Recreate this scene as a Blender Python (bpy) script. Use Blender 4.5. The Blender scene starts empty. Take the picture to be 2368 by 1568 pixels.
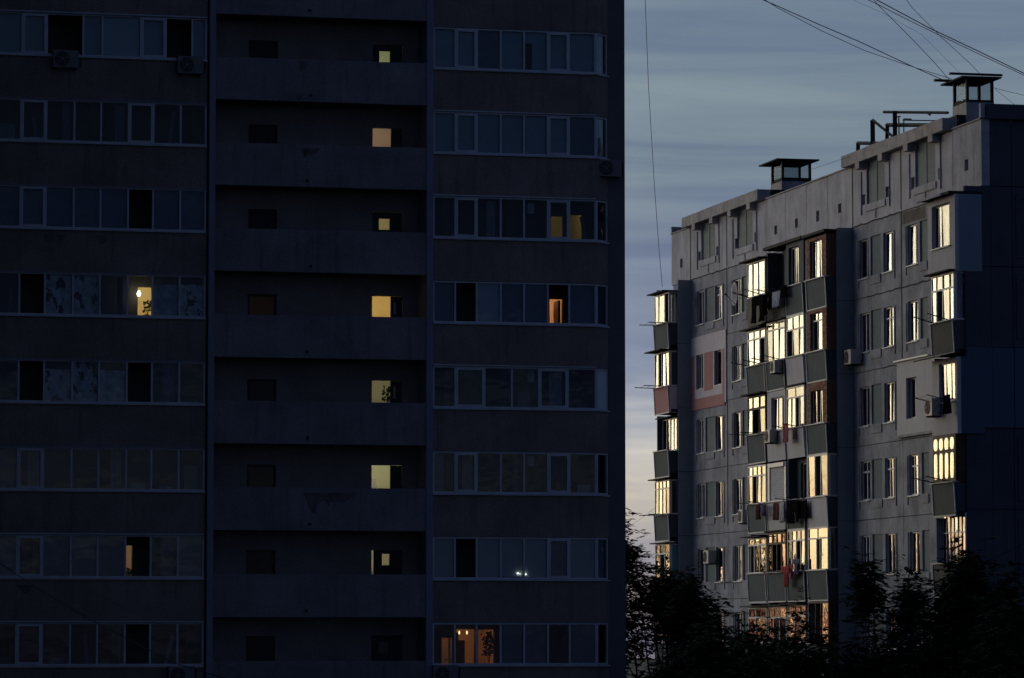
import bpy, bmesh, math, random
from mathutils import Vector, Matrix, noise
rnd = random.Random(7)
sc = bpy.context.scene
col = sc.collection
R_ = math.radians

# ------------------------------------------------------------------ camera, sky, sun, exposure
ZC = 10.5                                   # the camera stands at a third-floor window
F_ = 9000.0; CX, CY, WPX = 1183.5, 784.0, 2367.0
TH = math.atan((1470 - 784) / F_); CT, ST = math.cos(TH), math.sin(TH)
cam = bpy.data.cameras.new('camera'); cam_o = bpy.data.objects.new('camera', cam); col.objects.link(cam_o)
cam.sensor_width = 36.0; cam.lens = 36.0 * F_ / WPX; cam.clip_start = 1.0; cam.clip_end = 6000
cam_o.location = (0, 0, ZC); cam_o.rotation_euler = (math.pi / 2 + TH, 0, 0)
sc.camera = cam_o

SUN_AZ = -42.0                              # degrees right of the view axis (+Y); the sunset is to the left
world = bpy.data.worlds.new('World'); sc.world = world; world.use_nodes = True
def build_sky():
    nt = world.node_tree; N = nt.nodes; L = nt.links; N.clear()
    def nd(t, **k):
        n = N.new(t)
        for a, b in k.items(): setattr(n, a, b)
        return n
    def math_(op, a, b=None, clamp=False):
        n = nd('ShaderNodeMath', operation=op, use_clamp=clamp)
        for i, v in enumerate((a, b)):
            if v is None: continue
            if isinstance(v, (int, float)): n.inputs[i].default_value = v
            else: L.new(v, n.inputs[i])
        return n.outputs[0]
    def mix(bt, f, a, b):
        n = nd('ShaderNodeMix', data_type='RGBA', blend_type=bt)
        for i, v in ((0, f), (6, a), (7, b)):
            if isinstance(v, (int, float)): n.inputs[i].default_value = v
            elif isinstance(v, tuple): n.inputs[i].default_value = v
            else: L.new(v, n.inputs[i])
        return n.outputs[2]
    def ramp(fac, stops):
        n = nd('ShaderNodeValToRGB'); cr = n.color_ramp
        while len(cr.elements) > 1: cr.elements.remove(cr.elements[-1])
        for i, (p, c) in enumerate(stops):
            e = cr.elements[0] if i == 0 else cr.elements.new(p)
            e.position = p; e.color = (*c, 1)
        L.new(fac, n.inputs[0]); return n.outputs[0]
    tc = nd('ShaderNodeTexCoord'); sep = nd('ShaderNodeSeparateXYZ'); L.new(tc.outputs['Generated'], sep.inputs[0])
    x, y, z = sep.outputs
    hyp = math_('SQRT', math_('ADD', math_('MULTIPLY', x, x), math_('MULTIPLY', y, y)))
    a = R_(SUN_AZ)
    c = math_('DIVIDE', math_('ADD', math_('MULTIPLY', x, math.sin(a)), math_('MULTIPLY', y, math.cos(a))), math_('MAXIMUM', hyp, 1e-4))
    zc = math_('MAXIMUM', z, 0.0)
    # streaky high cloud
    mp = nd('ShaderNodeMapping'); mp.inputs['Scale'].default_value = (2.4, 2.4, 24.0); mp.inputs['Rotation'].default_value = (0.0, R_(-4.5), 0.0)
    L.new(tc.outputs['Generated'], mp.inputs[0])
    no = nd('ShaderNodeTexNoise'); no.inputs['Scale'].default_value = 2.3; no.inputs['Detail'].default_value = 5; no.inputs['Roughness'].default_value = 0.54; no.inputs['Distortion'].default_value = 1.1
    L.new(mp.outputs[0], no.inputs[0])
    cl = nd('ShaderNodeMapRange'); cl.inputs[1].default_value = 0.30; cl.inputs[2].default_value = 0.70; cl.inputs[3].default_value = 0.0; cl.inputs[4].default_value = 1.0
    L.new(no.outputs[0], cl.inputs[0])
    # dusk sky under thin cloud, by elevation (sin of it)
    base = ramp(zc, [(0.0, (0.238, 0.209, 0.237)), (.020, (0.367, 0.341, 0.350)), (.036, (0.562, 0.506, 0.429)), (.052, (0.410, 0.418, 0.452)),
                     (.070, (0.205, 0.248, 0.350)), (.098, (0.124, 0.165, 0.266)), (.122, (0.162, 0.215, 0.271)), (.150, (0.146, 0.198, 0.266)), (.175, (0.124, 0.171, 0.254)),
                     (.30, (0.092, 0.130, 0.215)), (.6, (0.049, 0.077, 0.141)), (1.0, (0.035, 0.055, 0.111))])
    streak = mix('MIX', cl.outputs[0], (.66, .74, .92, 1), (1.44, 1.42, 1.24, 1))
    base = mix('MULTIPLY', 1.0, base, streak)
    # falls off smoothly towards the eastern side
    fall = nd('ShaderNodeMapRange', interpolation_type='SMOOTHSTEP'); fall.inputs[1].default_value = -0.5; fall.inputs[2].default_value = 0.8
    fall.inputs[3].default_value = 0.48; fall.inputs[4].default_value = 1.0; L.new(c, fall.inputs[0])
    fb = nd('ShaderNodeCombineXYZ')
    for i in range(3): L.new(fall.outputs[0], fb.inputs[i])
    base = mix('MULTIPLY', 1.0, base, fb.outputs[0])
    hue = nd('ShaderNodeMapRange', interpolation_type='SMOOTHSTEP'); hue.inputs[1].default_value = -0.4; hue.inputs[2].default_value = 0.62; L.new(c, hue.inputs[0])
    base = mix('MULTIPLY', 1.0, base, mix('MIX', hue.outputs[0], (.76, .96, 1.34, 1), (1, 1, 1, 1)))
    # after-glow round the sunset
    glow = ramp(zc, [(0.0, (.22, .060, .015)), (.008, (.45, .14, .03)), (.018, (.72, .42, .16)), (.042, (.94, .68, .31)),
                     (.068, (1.0, .84, .48)), (.12, (1.0, .90, .58)), (.20, (.60, .60, .52)), (.36, (.20, .22, .24)), (.7, (.03, .04, .06)), (1.0, (0, 0, 0))])
    g = nd('ShaderNodeMapRange', interpolation_type='SMOOTHERSTEP'); g.inputs[1].default_value = 0.70; g.inputs[2].default_value = 1.0
    g.inputs[3].default_value = 0.0; g.inputs[4].default_value = 4.5; L.new(c, g.inputs[0])
    gb = nd('ShaderNodeCombineXYZ')
    for i in range(3): L.new(g.outputs[0], gb.inputs[i])
    glow = mix('MULTIPLY', 1.0, glow, gb.outputs[0])
    # the clear sky above
    sky = nd('ShaderNodeTexSky', sky_type='NISHITA'); sky.sun_disc = False
    sky.sun_elevation = R_(-2.5); sky.sun_rotation = R_(SUN_AZ)
    total = mix('ADD', 1.0, base, glow)
    total = mix('ADD', 0.08, total, sky.outputs[0])
    bg = nd('ShaderNodeBackground'); L.new(total, bg.inputs[0]); bg.inputs[1].default_value = 1.0
    out = nd('ShaderNodeOutputWorld'); L.new(bg.outputs[0], out.inputs[0])
build_sky()

sl = bpy.data.lights.new('sun', 'SUN'); sl.energy = 0.10; sl.angle = R_(18); sl.color = (1.0, .78, .58)
so = bpy.data.objects.new('sun', sl); col.objects.link(so)
sd = Vector((math.sin(R_(SUN_AZ)) * math.cos(R_(4)), math.cos(R_(SUN_AZ)) * math.cos(R_(4)), math.sin(R_(4))))
so.rotation_euler = sd.to_track_quat('Z', 'Y').to_euler(); so.location = (-60, 80, 60)

sc.view_settings.view_transform = 'Standard'; sc.view_settings.look = 'None'
sc.view_settings.exposure = 0.0; sc.view_settings.gamma = 1.0; sc.view_settings.use_curve_mapping = False
sc.cycles.use_denoising = True
sc.cycles.max_bounces = 7; sc.cycles.transparent_max_bounces = 24; sc.cycles.sample_clamp_indirect = 4.0
sc.cycles.caustics_reflective = False; sc.cycles.caustics_refractive = False

# ------------------------------------------------------------------ materials
MAT = {}
def mat(name, base, rough=.8, var=.18, scale=1.2, streak=0.0, bump=0.0, bscale=30, metal=0, spec=.10, tint=None, grain=0.0):
    if name in MAT: return MAT[name]
    m = bpy.data.materials.new(name); m.use_nodes = True; nt = m.node_tree; N = nt.nodes; L = nt.links
    b = N['Principled BSDF']; b.inputs['Roughness'].default_value = rough; b.inputs['Metallic'].default_value = metal
    b.inputs['Specular IOR Level'].default_value = spec
    geo = N.new('ShaderNodeNewGeometry')
    n1 = N.new('ShaderNodeTexNoise'); n1.inputs['Scale'].default_value = scale; n1.inputs['Detail'].default_value = 6; n1.inputs['Roughness'].default_value = .6
    L.new(geo.outputs['Position'], n1.inputs[0])
    mr = N.new('ShaderNodeMapRange'); mr.inputs[1].default_value = .3; mr.inputs[2].default_value = .7
    L.new(n1.outputs[0], mr.inputs[0])
    mx = N.new('ShaderNodeMix'); mx.data_type = 'RGBA'
    t = tint or (1, 1, 1)
    mx.inputs[6].default_value = tuple(base[i] * (1 - var) * t[i] for i in range(3)) + (1,)
    mx.inputs[7].default_value = tuple(min(1, base[i] * (1 + var)) for i in range(3)) + (1,)
    L.new(mr.outputs[0], mx.inputs[0]); res = mx.outputs[2]
    if streak > 0:
        mp = N.new('ShaderNodeMapping'); mp.inputs['Scale'].default_value = (3.2, 3.2, .22); L.new(geo.outputs['Position'], mp.inputs[0])
        n2 = N.new('ShaderNodeTexNoise'); n2.inputs['Scale'].default_value = 1.3; n2.inputs['Detail'].default_value = 7; n2.inputs['Roughness'].default_value = .7
        L.new(mp.outputs[0], n2.inputs[0])
        m2 = N.new('ShaderNodeMapRange'); m2.inputs[1].default_value = .52; m2.inputs[2].default_value = .74; m2.inputs[3].default_value = 1.0; m2.inputs[4].default_value = 1 - streak
        L.new(n2.outputs[0], m2.inputs[0])
        mm = N.new('ShaderNodeMix'); mm.data_type = 'RGBA'; mm.blend_type = 'MULTIPLY'; mm.inputs[0].default_value = 1
        L.new(res, mm.inputs[6]); L.new(m2.outputs[0], mm.inputs[7]); res = mm.outputs[2]
    if grain > 0:
        n4 = N.new('ShaderNodeTexNoise'); n4.inputs['Scale'].default_value = 26; n4.inputs['Detail'].default_value = 3; n4.inputs['Roughness'].default_value = .8
        L.new(geo.outputs['Position'], n4.inputs[0])
        m4 = N.new('ShaderNodeMapRange'); m4.inputs[1].default_value = .3; m4.inputs[2].default_value = .7; m4.inputs[3].default_value = 1 - grain; m4.inputs[4].default_value = 1 + grain
        L.new(n4.outputs[0], m4.inputs[0])
        g4 = N.new('ShaderNodeMix'); g4.data_type = 'RGBA'; g4.blend_type = 'MULTIPLY'; g4.inputs[0].default_value = 1
        L.new(res, g4.inputs[6]); L.new(m4.outputs[0], g4.inputs[7]); res = g4.outputs[2]
    L.new(res, b.inputs['Base Color'])
    if bump > 0:
        n3 = N.new('ShaderNodeTexNoise'); n3.inputs['Scale'].default_value = bscale; n3.inputs['Detail'].default_value = 4
        L.new(geo.outputs['Position'], n3.inputs[0])
        bp = N.new('ShaderNodeBump'); bp.inputs['Strength'].default_value = bump; bp.inputs['Distance'].default_value = .02
        L.new(n3.outputs[0], bp.inputs['Height']); L.new(bp.outputs[0], b.inputs['Normal'])
    MAT[name] = m; return m
def glass(name, k=2.2, tint=(.72, .76, .78), rough=.015, wav=0.0):
    m = bpy.data.materials.new(name); m.use_nodes = True; nt = m.node_tree; N = nt.nodes; L = nt.links; N.clear()
    fr = N.new('ShaderNodeFresnel'); fr.inputs[0].default_value = 1.5
    mu = N.new('ShaderNodeMath'); mu.operation = 'MULTIPLY'; mu.use_clamp = True; mu.inputs[1].default_value = k; L.new(fr.outputs[0], mu.inputs[0])
    tr = N.new('ShaderNodeBsdfTransparent'); tr.inputs[0].default_value = (*tint, 1)
    gl = N.new('ShaderNodeBsdfGlossy'); gl.inputs['Roughness'].default_value = rough
    if wav > 0:
        geo = N.new('ShaderNodeNewGeometry'); n3 = N.new('ShaderNodeTexNoise'); n3.inputs['Scale'].default_value = 1.6; L.new(geo.outputs['Position'], n3.inputs[0])
        bp = N.new('ShaderNodeBump'); bp.inputs['Strength'].default_value = wav; bp.inputs['Distance'].default_value = .05
        L.new(n3.outputs[0], bp.inputs['Height']); L.new(bp.outputs[0], gl.inputs['Normal'])
    mx = N.new('ShaderNodeMixShader'); L.new(mu.outputs[0], mx.inputs[0]); L.new(tr.outputs[0], mx.inputs[1]); L.new(gl.outputs[0], mx.inputs[2])
    o = N.new('ShaderNodeOutputMaterial'); L.new(mx.outputs[0], o.inputs[0]); MAT[name] = m; return m
def emit(name, c, s):
    if name in MAT: return MAT[name]
    m = bpy.data.materials.new(name); m.use_nodes = True; N = m.node_tree.nodes; N.clear()
    e = N.new('ShaderNodeEmission'); e.inputs[0].default_value = (*c, 1); e.inputs[1].default_value = s
    o = N.new('ShaderNodeOutputMaterial'); m.node_tree.links.new(e.outputs[0], o.inputs[0]); MAT[name] = m; return m

STUCCO = mat('dark_stucco', (.190, .160, .146), .95, .22, .55, streak=.36, bump=.5, bscale=16, grain=.30)
LOGGIA = mat('loggia_stucco', (.175, .166, .182), .95, .22, .6, streak=.36, bump=.5, bscale=16, grain=.30)
LOGBACK = mat('loggia_back_wall', (.19, .178, .175), .95, .2, .8, grain=.25)
PEEL = mat('bare_plaster', (.115, .104, .10), .95, .3, 3)
PILA = mat('pilaster_paint', (.19, .20, .25), .9, .12, 1.0, streak=.12)
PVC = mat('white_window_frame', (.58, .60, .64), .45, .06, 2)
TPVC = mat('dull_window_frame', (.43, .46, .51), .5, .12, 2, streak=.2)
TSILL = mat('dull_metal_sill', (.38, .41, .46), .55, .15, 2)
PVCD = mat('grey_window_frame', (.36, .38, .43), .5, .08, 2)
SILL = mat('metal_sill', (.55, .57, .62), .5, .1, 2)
BLIND = mat('pale_blind', (.46, .56, .68), .8, .06, 3)
BLIND2 = mat('dim_blind', (.24, .26, .36), .85, .08, 3)
BLIND3 = mat('bright_blind', (.66, .80, .92), .8, .05, 3)
FILM = mat('crumpled_plastic_film', (.80, .86, .92), .4, .30, 5.5, streak=.35, bump=1.0, bscale=7, spec=.6)
FILMD = mat('thin_plastic_film', (.62, .70, .78), .4, .35, 4.5, streak=.45, bump=1.0, bscale=6, spec=.6)
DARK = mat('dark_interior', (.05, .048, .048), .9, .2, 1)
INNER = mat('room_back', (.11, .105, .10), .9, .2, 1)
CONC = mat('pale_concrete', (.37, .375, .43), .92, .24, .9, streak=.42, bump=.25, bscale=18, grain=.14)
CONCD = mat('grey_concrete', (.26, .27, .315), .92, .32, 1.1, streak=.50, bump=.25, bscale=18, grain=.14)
CONCF = mat('fascia_concrete', (.33, .32, .33), .92, .28, 1.3, streak=.45, bump=.35, bscale=14)
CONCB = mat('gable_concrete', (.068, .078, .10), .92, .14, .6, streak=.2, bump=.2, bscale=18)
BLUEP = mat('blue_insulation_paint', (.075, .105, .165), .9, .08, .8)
FIN = mat('fin_blue_grey', (.22, .265, .32), .9, .12, .8, streak=.15)
TILE = mat('teal_tile_panel', (.095, .130, .155), .7, .14, 6, bump=.15, bscale=40)
JOINT = mat('joint_tar', (.035, .033, .035), .95, .3, 2)
LILAC = mat('lilac_paint', (.56, .52, .57), .9, .07, .8, streak=.1)
PINK = mat('pink_paint', (.40, .215, .21), .9, .08, .8, streak=.1)
WHITE = mat('white_cladding', (.45, .45, .49), .85, .08, .9, streak=.15)
BEIGE = mat('beige_sheet', (.15, .135, .12), .9, .15, 1)
SHEET = mat('grey_green_sheet', (.056, .078, .096), .8, .14, 1.5, streak=.25)
SHEETD = mat('dark_sheet', (.085, .09, .095), .85, .15, 1.5)
TEAL = mat('teal_side_panel', (.10, .27, .30), .8, .1, 1.5)
BRICKS = [mat('red_brick', (.22, .105, .075), .9, .2, 9), mat('brown_brick', (.165, .085, .062), .9, .2, 9), mat('pale_brick', (.28, .15, .11), .9, .2, 9)]
MORTAR = mat('mortar', (.12, .105, .095), .95, .2, 5)
ROOFM = mat('black_roofing', (.030, .029, .029), .85, .3, 2)
STEEL = mat('rusty_black_steel', (.028, .027, .027), .7, .3, 5)
RAIL = mat('painted_rail', (.50, .50, .52), .6, .1, 3)
WOOD = mat('brown_wood_frame', (.085, .055, .038), .7, .25, 6)
WOODL = mat('black_wood_frame', (.035, .03, .028), .7, .25, 6)
ACT = mat('air_conditioner_grey', (.15, .15, .165), .6, .1, 2)
ACW = mat('air_conditioner_white', (.40, .40, .41), .5, .08, 2)
ACD = mat('air_conditioner_grille', (.05, .05, .055), .6, .15, 4)
RUST = mat('rust_stain', (.26, .17, .125), .95, .4, 5)
CURT = mat('net_curtain', (.42, .40, .38), .9, .15, 3, streak=.2)
FILMW = glass('plastic_sheet', .03, (.66, .70, .72), .05)
GLASS = glass('window_glass', 1.75, (.70, .74, .76), .012, .10)
GLASSES = [GLASS, GLASS, glass('old_window_glass', 1.25, (.62, .66, .68), .02, .28), glass('dusty_window_glass', .95, (.6, .62, .62), .05, .18)]
GLASSL = glass('tower_glass', .5, (.74, .78, .80), .02, .10)
GLASSK = glass('shaded_glass', .25, (.6, .62, .64), .02)
WIRE = mat('black_cable', (.03, .03, .035), .6, .1, 3)
BARK = mat('bark', (.045, .037, .03), .95, .3, 8)
LEAFS = [mat('leaf_dark', (.020, .030, .012), .95, .3, 4), mat('leaf_mid', (.034, .048, .020), .95, .3, 4)]
GLOWW = emit('bulb_glint_white', (1, .95, .75), 7)
LAMPY = emit('lamp_warm', (1, .66, .30), 3)

# ------------------------------------------------------------------ geometry helpers
def ray(x, y):
    b = (CY - y) / F_
    return ((x - CX) / F_, CT - b * ST, ST + b * CT)
def at(x, y, Y):
    "world point at depth Y on the sight line of a point measured in the photograph"
    r = ray(x, y); t = Y / r[1]
    return Vector((r[0] * t, Y, r[2] * t + ZC))
class Face:
    "vertical building face: u runs to the left along it, v out of it, z up (absolute)"
    def __init__(s, ox, oy, ex, ey):
        l = math.hypot(ex, ey); s.o = (ox, oy); s.e = (ex / l, ey / l); s.n = (-ey / l, ex / l); s.rot = math.atan2(ey, ex)
    def uz(s, x, y, v=0.0):
        r = ray(x, y); ox, oy = s.o[0] + v * s.n[0], s.o[1] + v * s.n[1]
        t = (ox * s.n[0] + oy * s.n[1]) / (r[0] * s.n[0] + r[1] * s.n[1])
        return ((r[0] * t - ox) * s.e[0] + (r[1] * t - oy) * s.e[1], r[2] * t + ZC)
    def w(s, u, v, z):
        return Vector((s.o[0] + u * s.e[0] + v * s.n[0], s.o[1] + u * s.e[1] + v * s.n[1], z))
FR = Face(16.279, 134.161, -0.22824, 0.97360)      # the panel block's balcony front
FL = Face(3.8865, 128.75, -0.97346, -0.22885)      # the tower's front

POS = {}
def place(o, parent, pos):
    col.objects.link(o); o.parent = parent
    o.location = Vector(pos) - POS.get(parent.name, Vector((0, 0, 0))) if parent else Vector(pos)
    POS[o.name] = Vector(pos)
    return o
BOXM = {}
def box(name, parent, u0, u1, v0, v1, z0, z1, m, jit=None):
    if u1 < u0: u0, u1 = u1, u0
    if z1 < z0: z0, z1 = z1, z0
    d = (round(u1 - u0, 3), round(v1 - v0, 3), round(z1 - z0, 3), m.name)
    if d not in BOXM:
        a, b, c = d[0] / 2, d[1] / 2, d[2] / 2
        vs = [(x, y, z) for x in (-a, a) for y in (-b, b) for z in (-c, c)]
        fs = [(0, 1, 3, 2), (4, 6, 7, 5), (0, 4, 5, 1), (2, 3, 7, 6), (0, 2, 6, 4), (1, 5, 7, 3)]
        me = bpy.data.meshes.new(name); me.from_pydata(vs, [], fs); me.materials.append(m); BOXM[d] = me
    o = bpy.data.objects.new(name, BOXM[d])
    place(o, parent, ((u0 + u1) / 2, (v0 + v1) / 2, (z0 + z1) / 2))
    if jit: o.rotation_euler = jit
    return o
class MB:
    def __init__(s): s.v = []; s.f = []
    def box(s, u0, u1, v0, v1, z0, z1):
        i = len(s.v); s.v += [(x, y, z) for x in (u0, u1) for y in (v0, v1) for z in (z0, z1)]
        s.f += [tuple(i + k for k in q) for q in ((0, 1, 3, 2), (4, 6, 7, 5), (0, 4, 5, 1), (2, 3, 7, 6), (0, 2, 6, 4), (1, 5, 7, 3))]
    def prism(s, poly, a, b, axis='z'):
        "poly extruded along an axis; poly in the other two coordinates in order"
        i = len(s.v); n = len(poly)
        for t in (a, b):
            for p, q in poly: s.v.append((p, q, t) if axis == 'z' else (t, p, q) if axis == 'u' else (p, t, q))
        s.f.append(tuple(range(i, i + n))[::-1]); s.f.append(tuple(range(i + n, i + 2 * n)))
        for k in range(n): s.f.append((i + k, i + (k + 1) % n, i + n + (k + 1) % n, i + n + k))
    def quad(s, a, b, c, d):
        i = len(s.v); s.v += [a, b, c, d]; s.f.append((i, i + 1, i + 2, i + 3))
    def tube(s, pts, r, n=5, r2=None):
        pts = [Vector(p) for p in pts]; i0 = len(s.v); m = len(pts)
        for k, p in enumerate(pts):
            t = (pts[min(k + 1, m - 1)] - pts[max(k - 1, 0)]).normalized()
            a = t.cross(Vector((0, 0, 1)));
            if a.length < 1e-3: a = t.cross(Vector((1, 0, 0)))
            a.normalize(); b = t.cross(a); rr = r if r2 is None else r + (r2 - r) * k / max(1, m - 1)
            for j in range(n):
                an = 2 * math.pi * j / n; q = p + a * (rr * math.cos(an)) + b * (rr * math.sin(an)); s.v.append(tuple(q))
        for k in range(m - 1):
            for j in range(n):
                s.f.append((i0 + k * n + j, i0 + k * n + (j + 1) % n, i0 + (k + 1) * n + (j + 1) % n, i0 + (k + 1) * n + j))
        s.f.append(tuple(i0 + j for j in range(n))[::-1]); s.f.append(tuple(i0 + (m - 1) * n + j for j in range(n)))
    def build(s, name, parent, m, smooth=False, origin=None):
        if origin is None:
            lo = [min(p[i] for p in s.v) for i in range(3)]; hi = [max(p[i] for p in s.v) for i in range(3)]
            origin = ((lo[0] + hi[0]) / 2, (lo[1] + hi[1]) / 2, (lo[2] + hi[2]) / 2)
        me = bpy.data.meshes.new(name); me.from_pydata([(p[0] - origin[0], p[1] - origin[1], p[2] - origin[2]) for p in s.v], [], s.f)
        bm = bmesh.new(); bm.from_mesh(me); bmesh.ops.recalc_face_normals(bm, faces=bm.faces); bm.to_mesh(me); bm.free()
        if smooth:
            for p in me.polygons: p.use_smooth = True
        me.materials.append(m)
        return place(bpy.data.objects.new(name, me), parent, origin)
def holed(name, parent, u0, u1, v0, v1, z0, z1, holes, m):
    "wall slab between v0 (inside) and v1 (outside) with rectangular openings (ua,ub,za,zb)"
    us = sorted({u0, u1, *[min(max(h[i], u0), u1) for h in holes for i in (0, 1)]})
    zs = sorted({z0, z1, *[min(max(h[i], z0), z1) for h in holes for i in (2, 3)]})
    def solid(i, j):
        if not (0 <= i < len(us) - 1 and 0 <= j < len(zs) - 1): return False
        a, b = (us[i] + us[i + 1]) / 2, (zs[j] + zs[j + 1]) / 2
        return not any(h[0] < a < h[1] and h[2] < b < h[3] for h in holes)
    mb = MB()
    for i in range(len(us) - 1):
        for j in range(len(zs) - 1):
            if not solid(i, j): continue
            a, b, c, d = us[i], us[i + 1], zs[j], zs[j + 1]
            mb.quad((a, v1, c), (a, v1, d), (b, v1, d), (b, v1, c)); mb.quad((a, v0, c), (b, v0, c), (b, v0, d), (a, v0, d))
            if not solid(i - 1, j): mb.quad((a, v0, c), (a, v0, d), (a, v1, d), (a, v1, c))
            if not solid(i + 1, j): mb.quad((b, v0, c), (b, v1, c), (b, v1, d), (b, v0, d))
            if not solid(i, j - 1): mb.quad((a, v0, c), (a, v1, c), (b, v1, c), (b, v0, c))
            if not solid(i, j + 1): mb.quad((a, v0, d), (b, v0, d), (b, v1, d), (a, v1, d))
    origin = ((u0 + u1) / 2, (v0 + v1) / 2, (z0 + z1) / 2)
    me = bpy.data.meshes.new(name); me.from_pydata([(p[0] - origin[0], p[1] - origin[1], p[2] - origin[2]) for p in mb.v], [], mb.f)
    bm = bmesh.new(); bm.from_mesh(me); bmesh.ops.remove_doubles(bm, verts=bm.verts, dist=1e-4); bmesh.ops.recalc_face_normals(bm, faces=bm.faces); bm.to_mesh(me); bm.free()
    me.materials.append(m)
    return place(bpy.data.objects.new(name, me), parent, origin)
def tag(o, label, cat, group=None, kind=None):
    if label: o['label'] = label
    if cat: o['category'] = cat
    if group: o['group'] = group
    if kind: o['kind'] = kind
    return o
def thing(name, label, cat, loc=(0, 0, 0), rot=0.0, group=None):
    o = bpy.data.objects.new(name, None); o.empty_display_size = .2; col.objects.link(o); o.location = loc; o.rotation_euler = (0, 0, rot)
    POS[o.name] = Vector((0, 0, 0))
    return tag(o, label, cat, group)
def curtain(name, parent, u0, u1, v, z0, z1, m, amp=.03, waves=None):
    n = max(6, int((u1 - u0) / .06)); mb = MB(); ph = rnd.random() * 6; w = waves or 2 * math.pi / .22
    top = []
    for i in range(n + 1):
        u = u0 + (u1 - u0) * i / n; y = v + amp * math.sin(u * w + ph) + amp * .5 * math.sin(u * w * .37 + ph * 2)
        mb.v += [(u, y, z0), (u, y * .6 + v * .4, z1)]
    for i in range(n): mb.f.append((2 * i, 2 * i + 1, 2 * i + 3, 2 * i + 2))
    return mb.build(name, parent, m, True)
def light(parent, u, v, z, p, c, r=.08):
    l = bpy.data.lights.new('room_lamp', 'POINT'); l.energy = p; l.color = c; l.shadow_soft_size = r
    return place(bpy.data.objects.new('room_lamp', l), parent, (u, v, z))

# ------------------------------------------------------------------ ground
mb = MB(); mb.quad((-900, -200, 0), (900, -200, 0), (900, 1800, 0), (-900, 1800, 0))
g = mb.build('ground', None, mat('yard_ground', (.05, .052, .045), .95, .35, .15, bump=.3, bscale=3)); tag(g, 'dark yard ground between the two apartment buildings', 'ground', kind='structure')

# ------------------------------------------------------------------ the dark tower on the left
tower = thing('apartment_tower', 'tall unlit dark apartment tower with long glazed balcony bands and a few lit windows', 'apartment tower', (FL.o[0], FL.o[1], 0), FL.rot)
T = tower
UL = lambda x, y=784, v=0: FL.uz(x, y, v)[0]
ZL = lambda x, y, v=0: FL.uz(x, y, v)[1]
zs = lambda r: 29.15 - 2.8 * r              # window sill of a storey (r = 0 is the topmost whole row in view)
zlp = lambda r: 29.29 - 2.8 * r             # top of the open loggia's parapet
zlo = lambda r: 30.70 - 2.8 * r             # top of the loggia's opening
U_BL0, U_BL1 = 14.16, 24.6                  # left bay
U_LO0, U_LO1 = 6.88, 13.90                  # open loggias
U_BR0, U_BR1 = 0.60, 6.66                   # right bay with its splayed corner
CH = 1.11                                   # where the splay begins
DB = -1.45                                  # back wall of the balconies
BAYR = [(U_BR1, 0), (CH, 0), (U_BR0, -.46), (U_BR0, -.66), (CH, -.20), (U_BR1, -.20)]

# plain walls above and below the rows in view, sides, rear and roof
ztop = zs(-3) + 1.4
def bayr_prism(name, z0, z1, m, grow=0.0):
    mb = MB(); g = grow
    mb.prism([(U_BR1, g), (CH + g * .4, g), (U_BR0, -.46 + g), (U_BR0, -.70), (CH, -.20), (U_BR1, -.20)], z0, z1); return mb.build(name, T, m)
box('upper_wall', T, U_BL0, U_BL1, -.2, 0, zs(-1) + .01, ztop, STUCCO)
box('upper_wall', T, U_LO0, U_LO1, -.2, .01, zlp(-1), ztop, LOGGIA)
bayr_prism('upper_wall', zs(-1) + .01, ztop, STUCCO)
box('lower_wall', T, U_BL0, U_BL1, -.2, 0, 0, zs(7) - 1.42, STUCCO)
box('lower_wall', T, U_LO0, U_LO1, -.2, .01, 0, zlp(7) - 1.39, LOGGIA)
bayr_prism('lower_wall', 0, zs(7) - 1.42, STUCCO)
box('side_wall', T, -.0, .20, -14, -.52, 0, ztop, STUCCO)
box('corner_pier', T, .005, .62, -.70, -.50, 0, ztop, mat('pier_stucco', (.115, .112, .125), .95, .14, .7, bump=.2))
box('side_wall', T, U_BL1 - .2, U_BL1 + .02, -14, -.22, 0, ztop, STUCCO)
box('rear_wall', T, .21, U_BL1 - .21, -14, -13.8, 0, ztop, STUCCO)
box('roof', T, -.1, U_BL1 + .1, -14.1, -.2, ztop - .2, ztop + .3, ROOFM)
box('pilaster', T, U_LO1, U_LO1 + .20, -1.4, .12, 0, ztop, PILA)
box('pilaster', T, U_BR1, U_LO0, -1.4, .06, 0, ztop, PILA)
box('shadow_joint', T, U_LO1 + .20, U_BL0, -.4, -.1, 0, ztop, JOINT)
WG = U_BL1 + .021  # added wing outside the view, put there to shade the left bay
for r in range(-3, 10):
    box('added_wing_wall', T, WG, WG + .3, .0, 24.0, zs(r) - 1.42, zs(r), STUCCO)
    box('added_wing_dark_strip', T, WG + .05, WG + .25, .4, 23.6, zs(r) + .001, zs(r) + 1.379, DARK)
box('added_wing_front', T, WG, WG + 7, 24.001, 24.3, 0, zs(-3) + 1.4, STUCCO)
box('rear_partition', T, .3, U_BL1 - .3, -7.2, -7.0, 0, ztop - .3, DARK)

LR = 8
for r in range(-1, LR):
    z = zs(r); zf = z - 1.0                  # storey floor
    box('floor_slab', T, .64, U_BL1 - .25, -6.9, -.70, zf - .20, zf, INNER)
    # parapet bands
    box('parapet', T, U_BL0, U_BL1, -.2, 0, z - 1.42, z - .01, STUCCO)
    bayr_prism('parapet', z - 1.42, z - .01, STUCCO)
    pz0 = zlp(r) - 1.39
    p = box('loggia_parapet', T, U_LO0, U_LO1, -.16, .015, pz0, zlp(r), LOGGIA)
    # thin drip edges above the window rows
    box('drip_edge', T, U_BL0 + .02, U_BL1 - .02, .002, .03, z - 1.44, z - 1.40, PILA)
    du = UL(710) + rnd.uniform(-.12, .12)
    mb = MB(); mb.tube([(du, .0, pz0 + .22), (du, .10, pz0 + .20)], .045, 8); mb.build('drain_spout', p, ROOFM)

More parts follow.
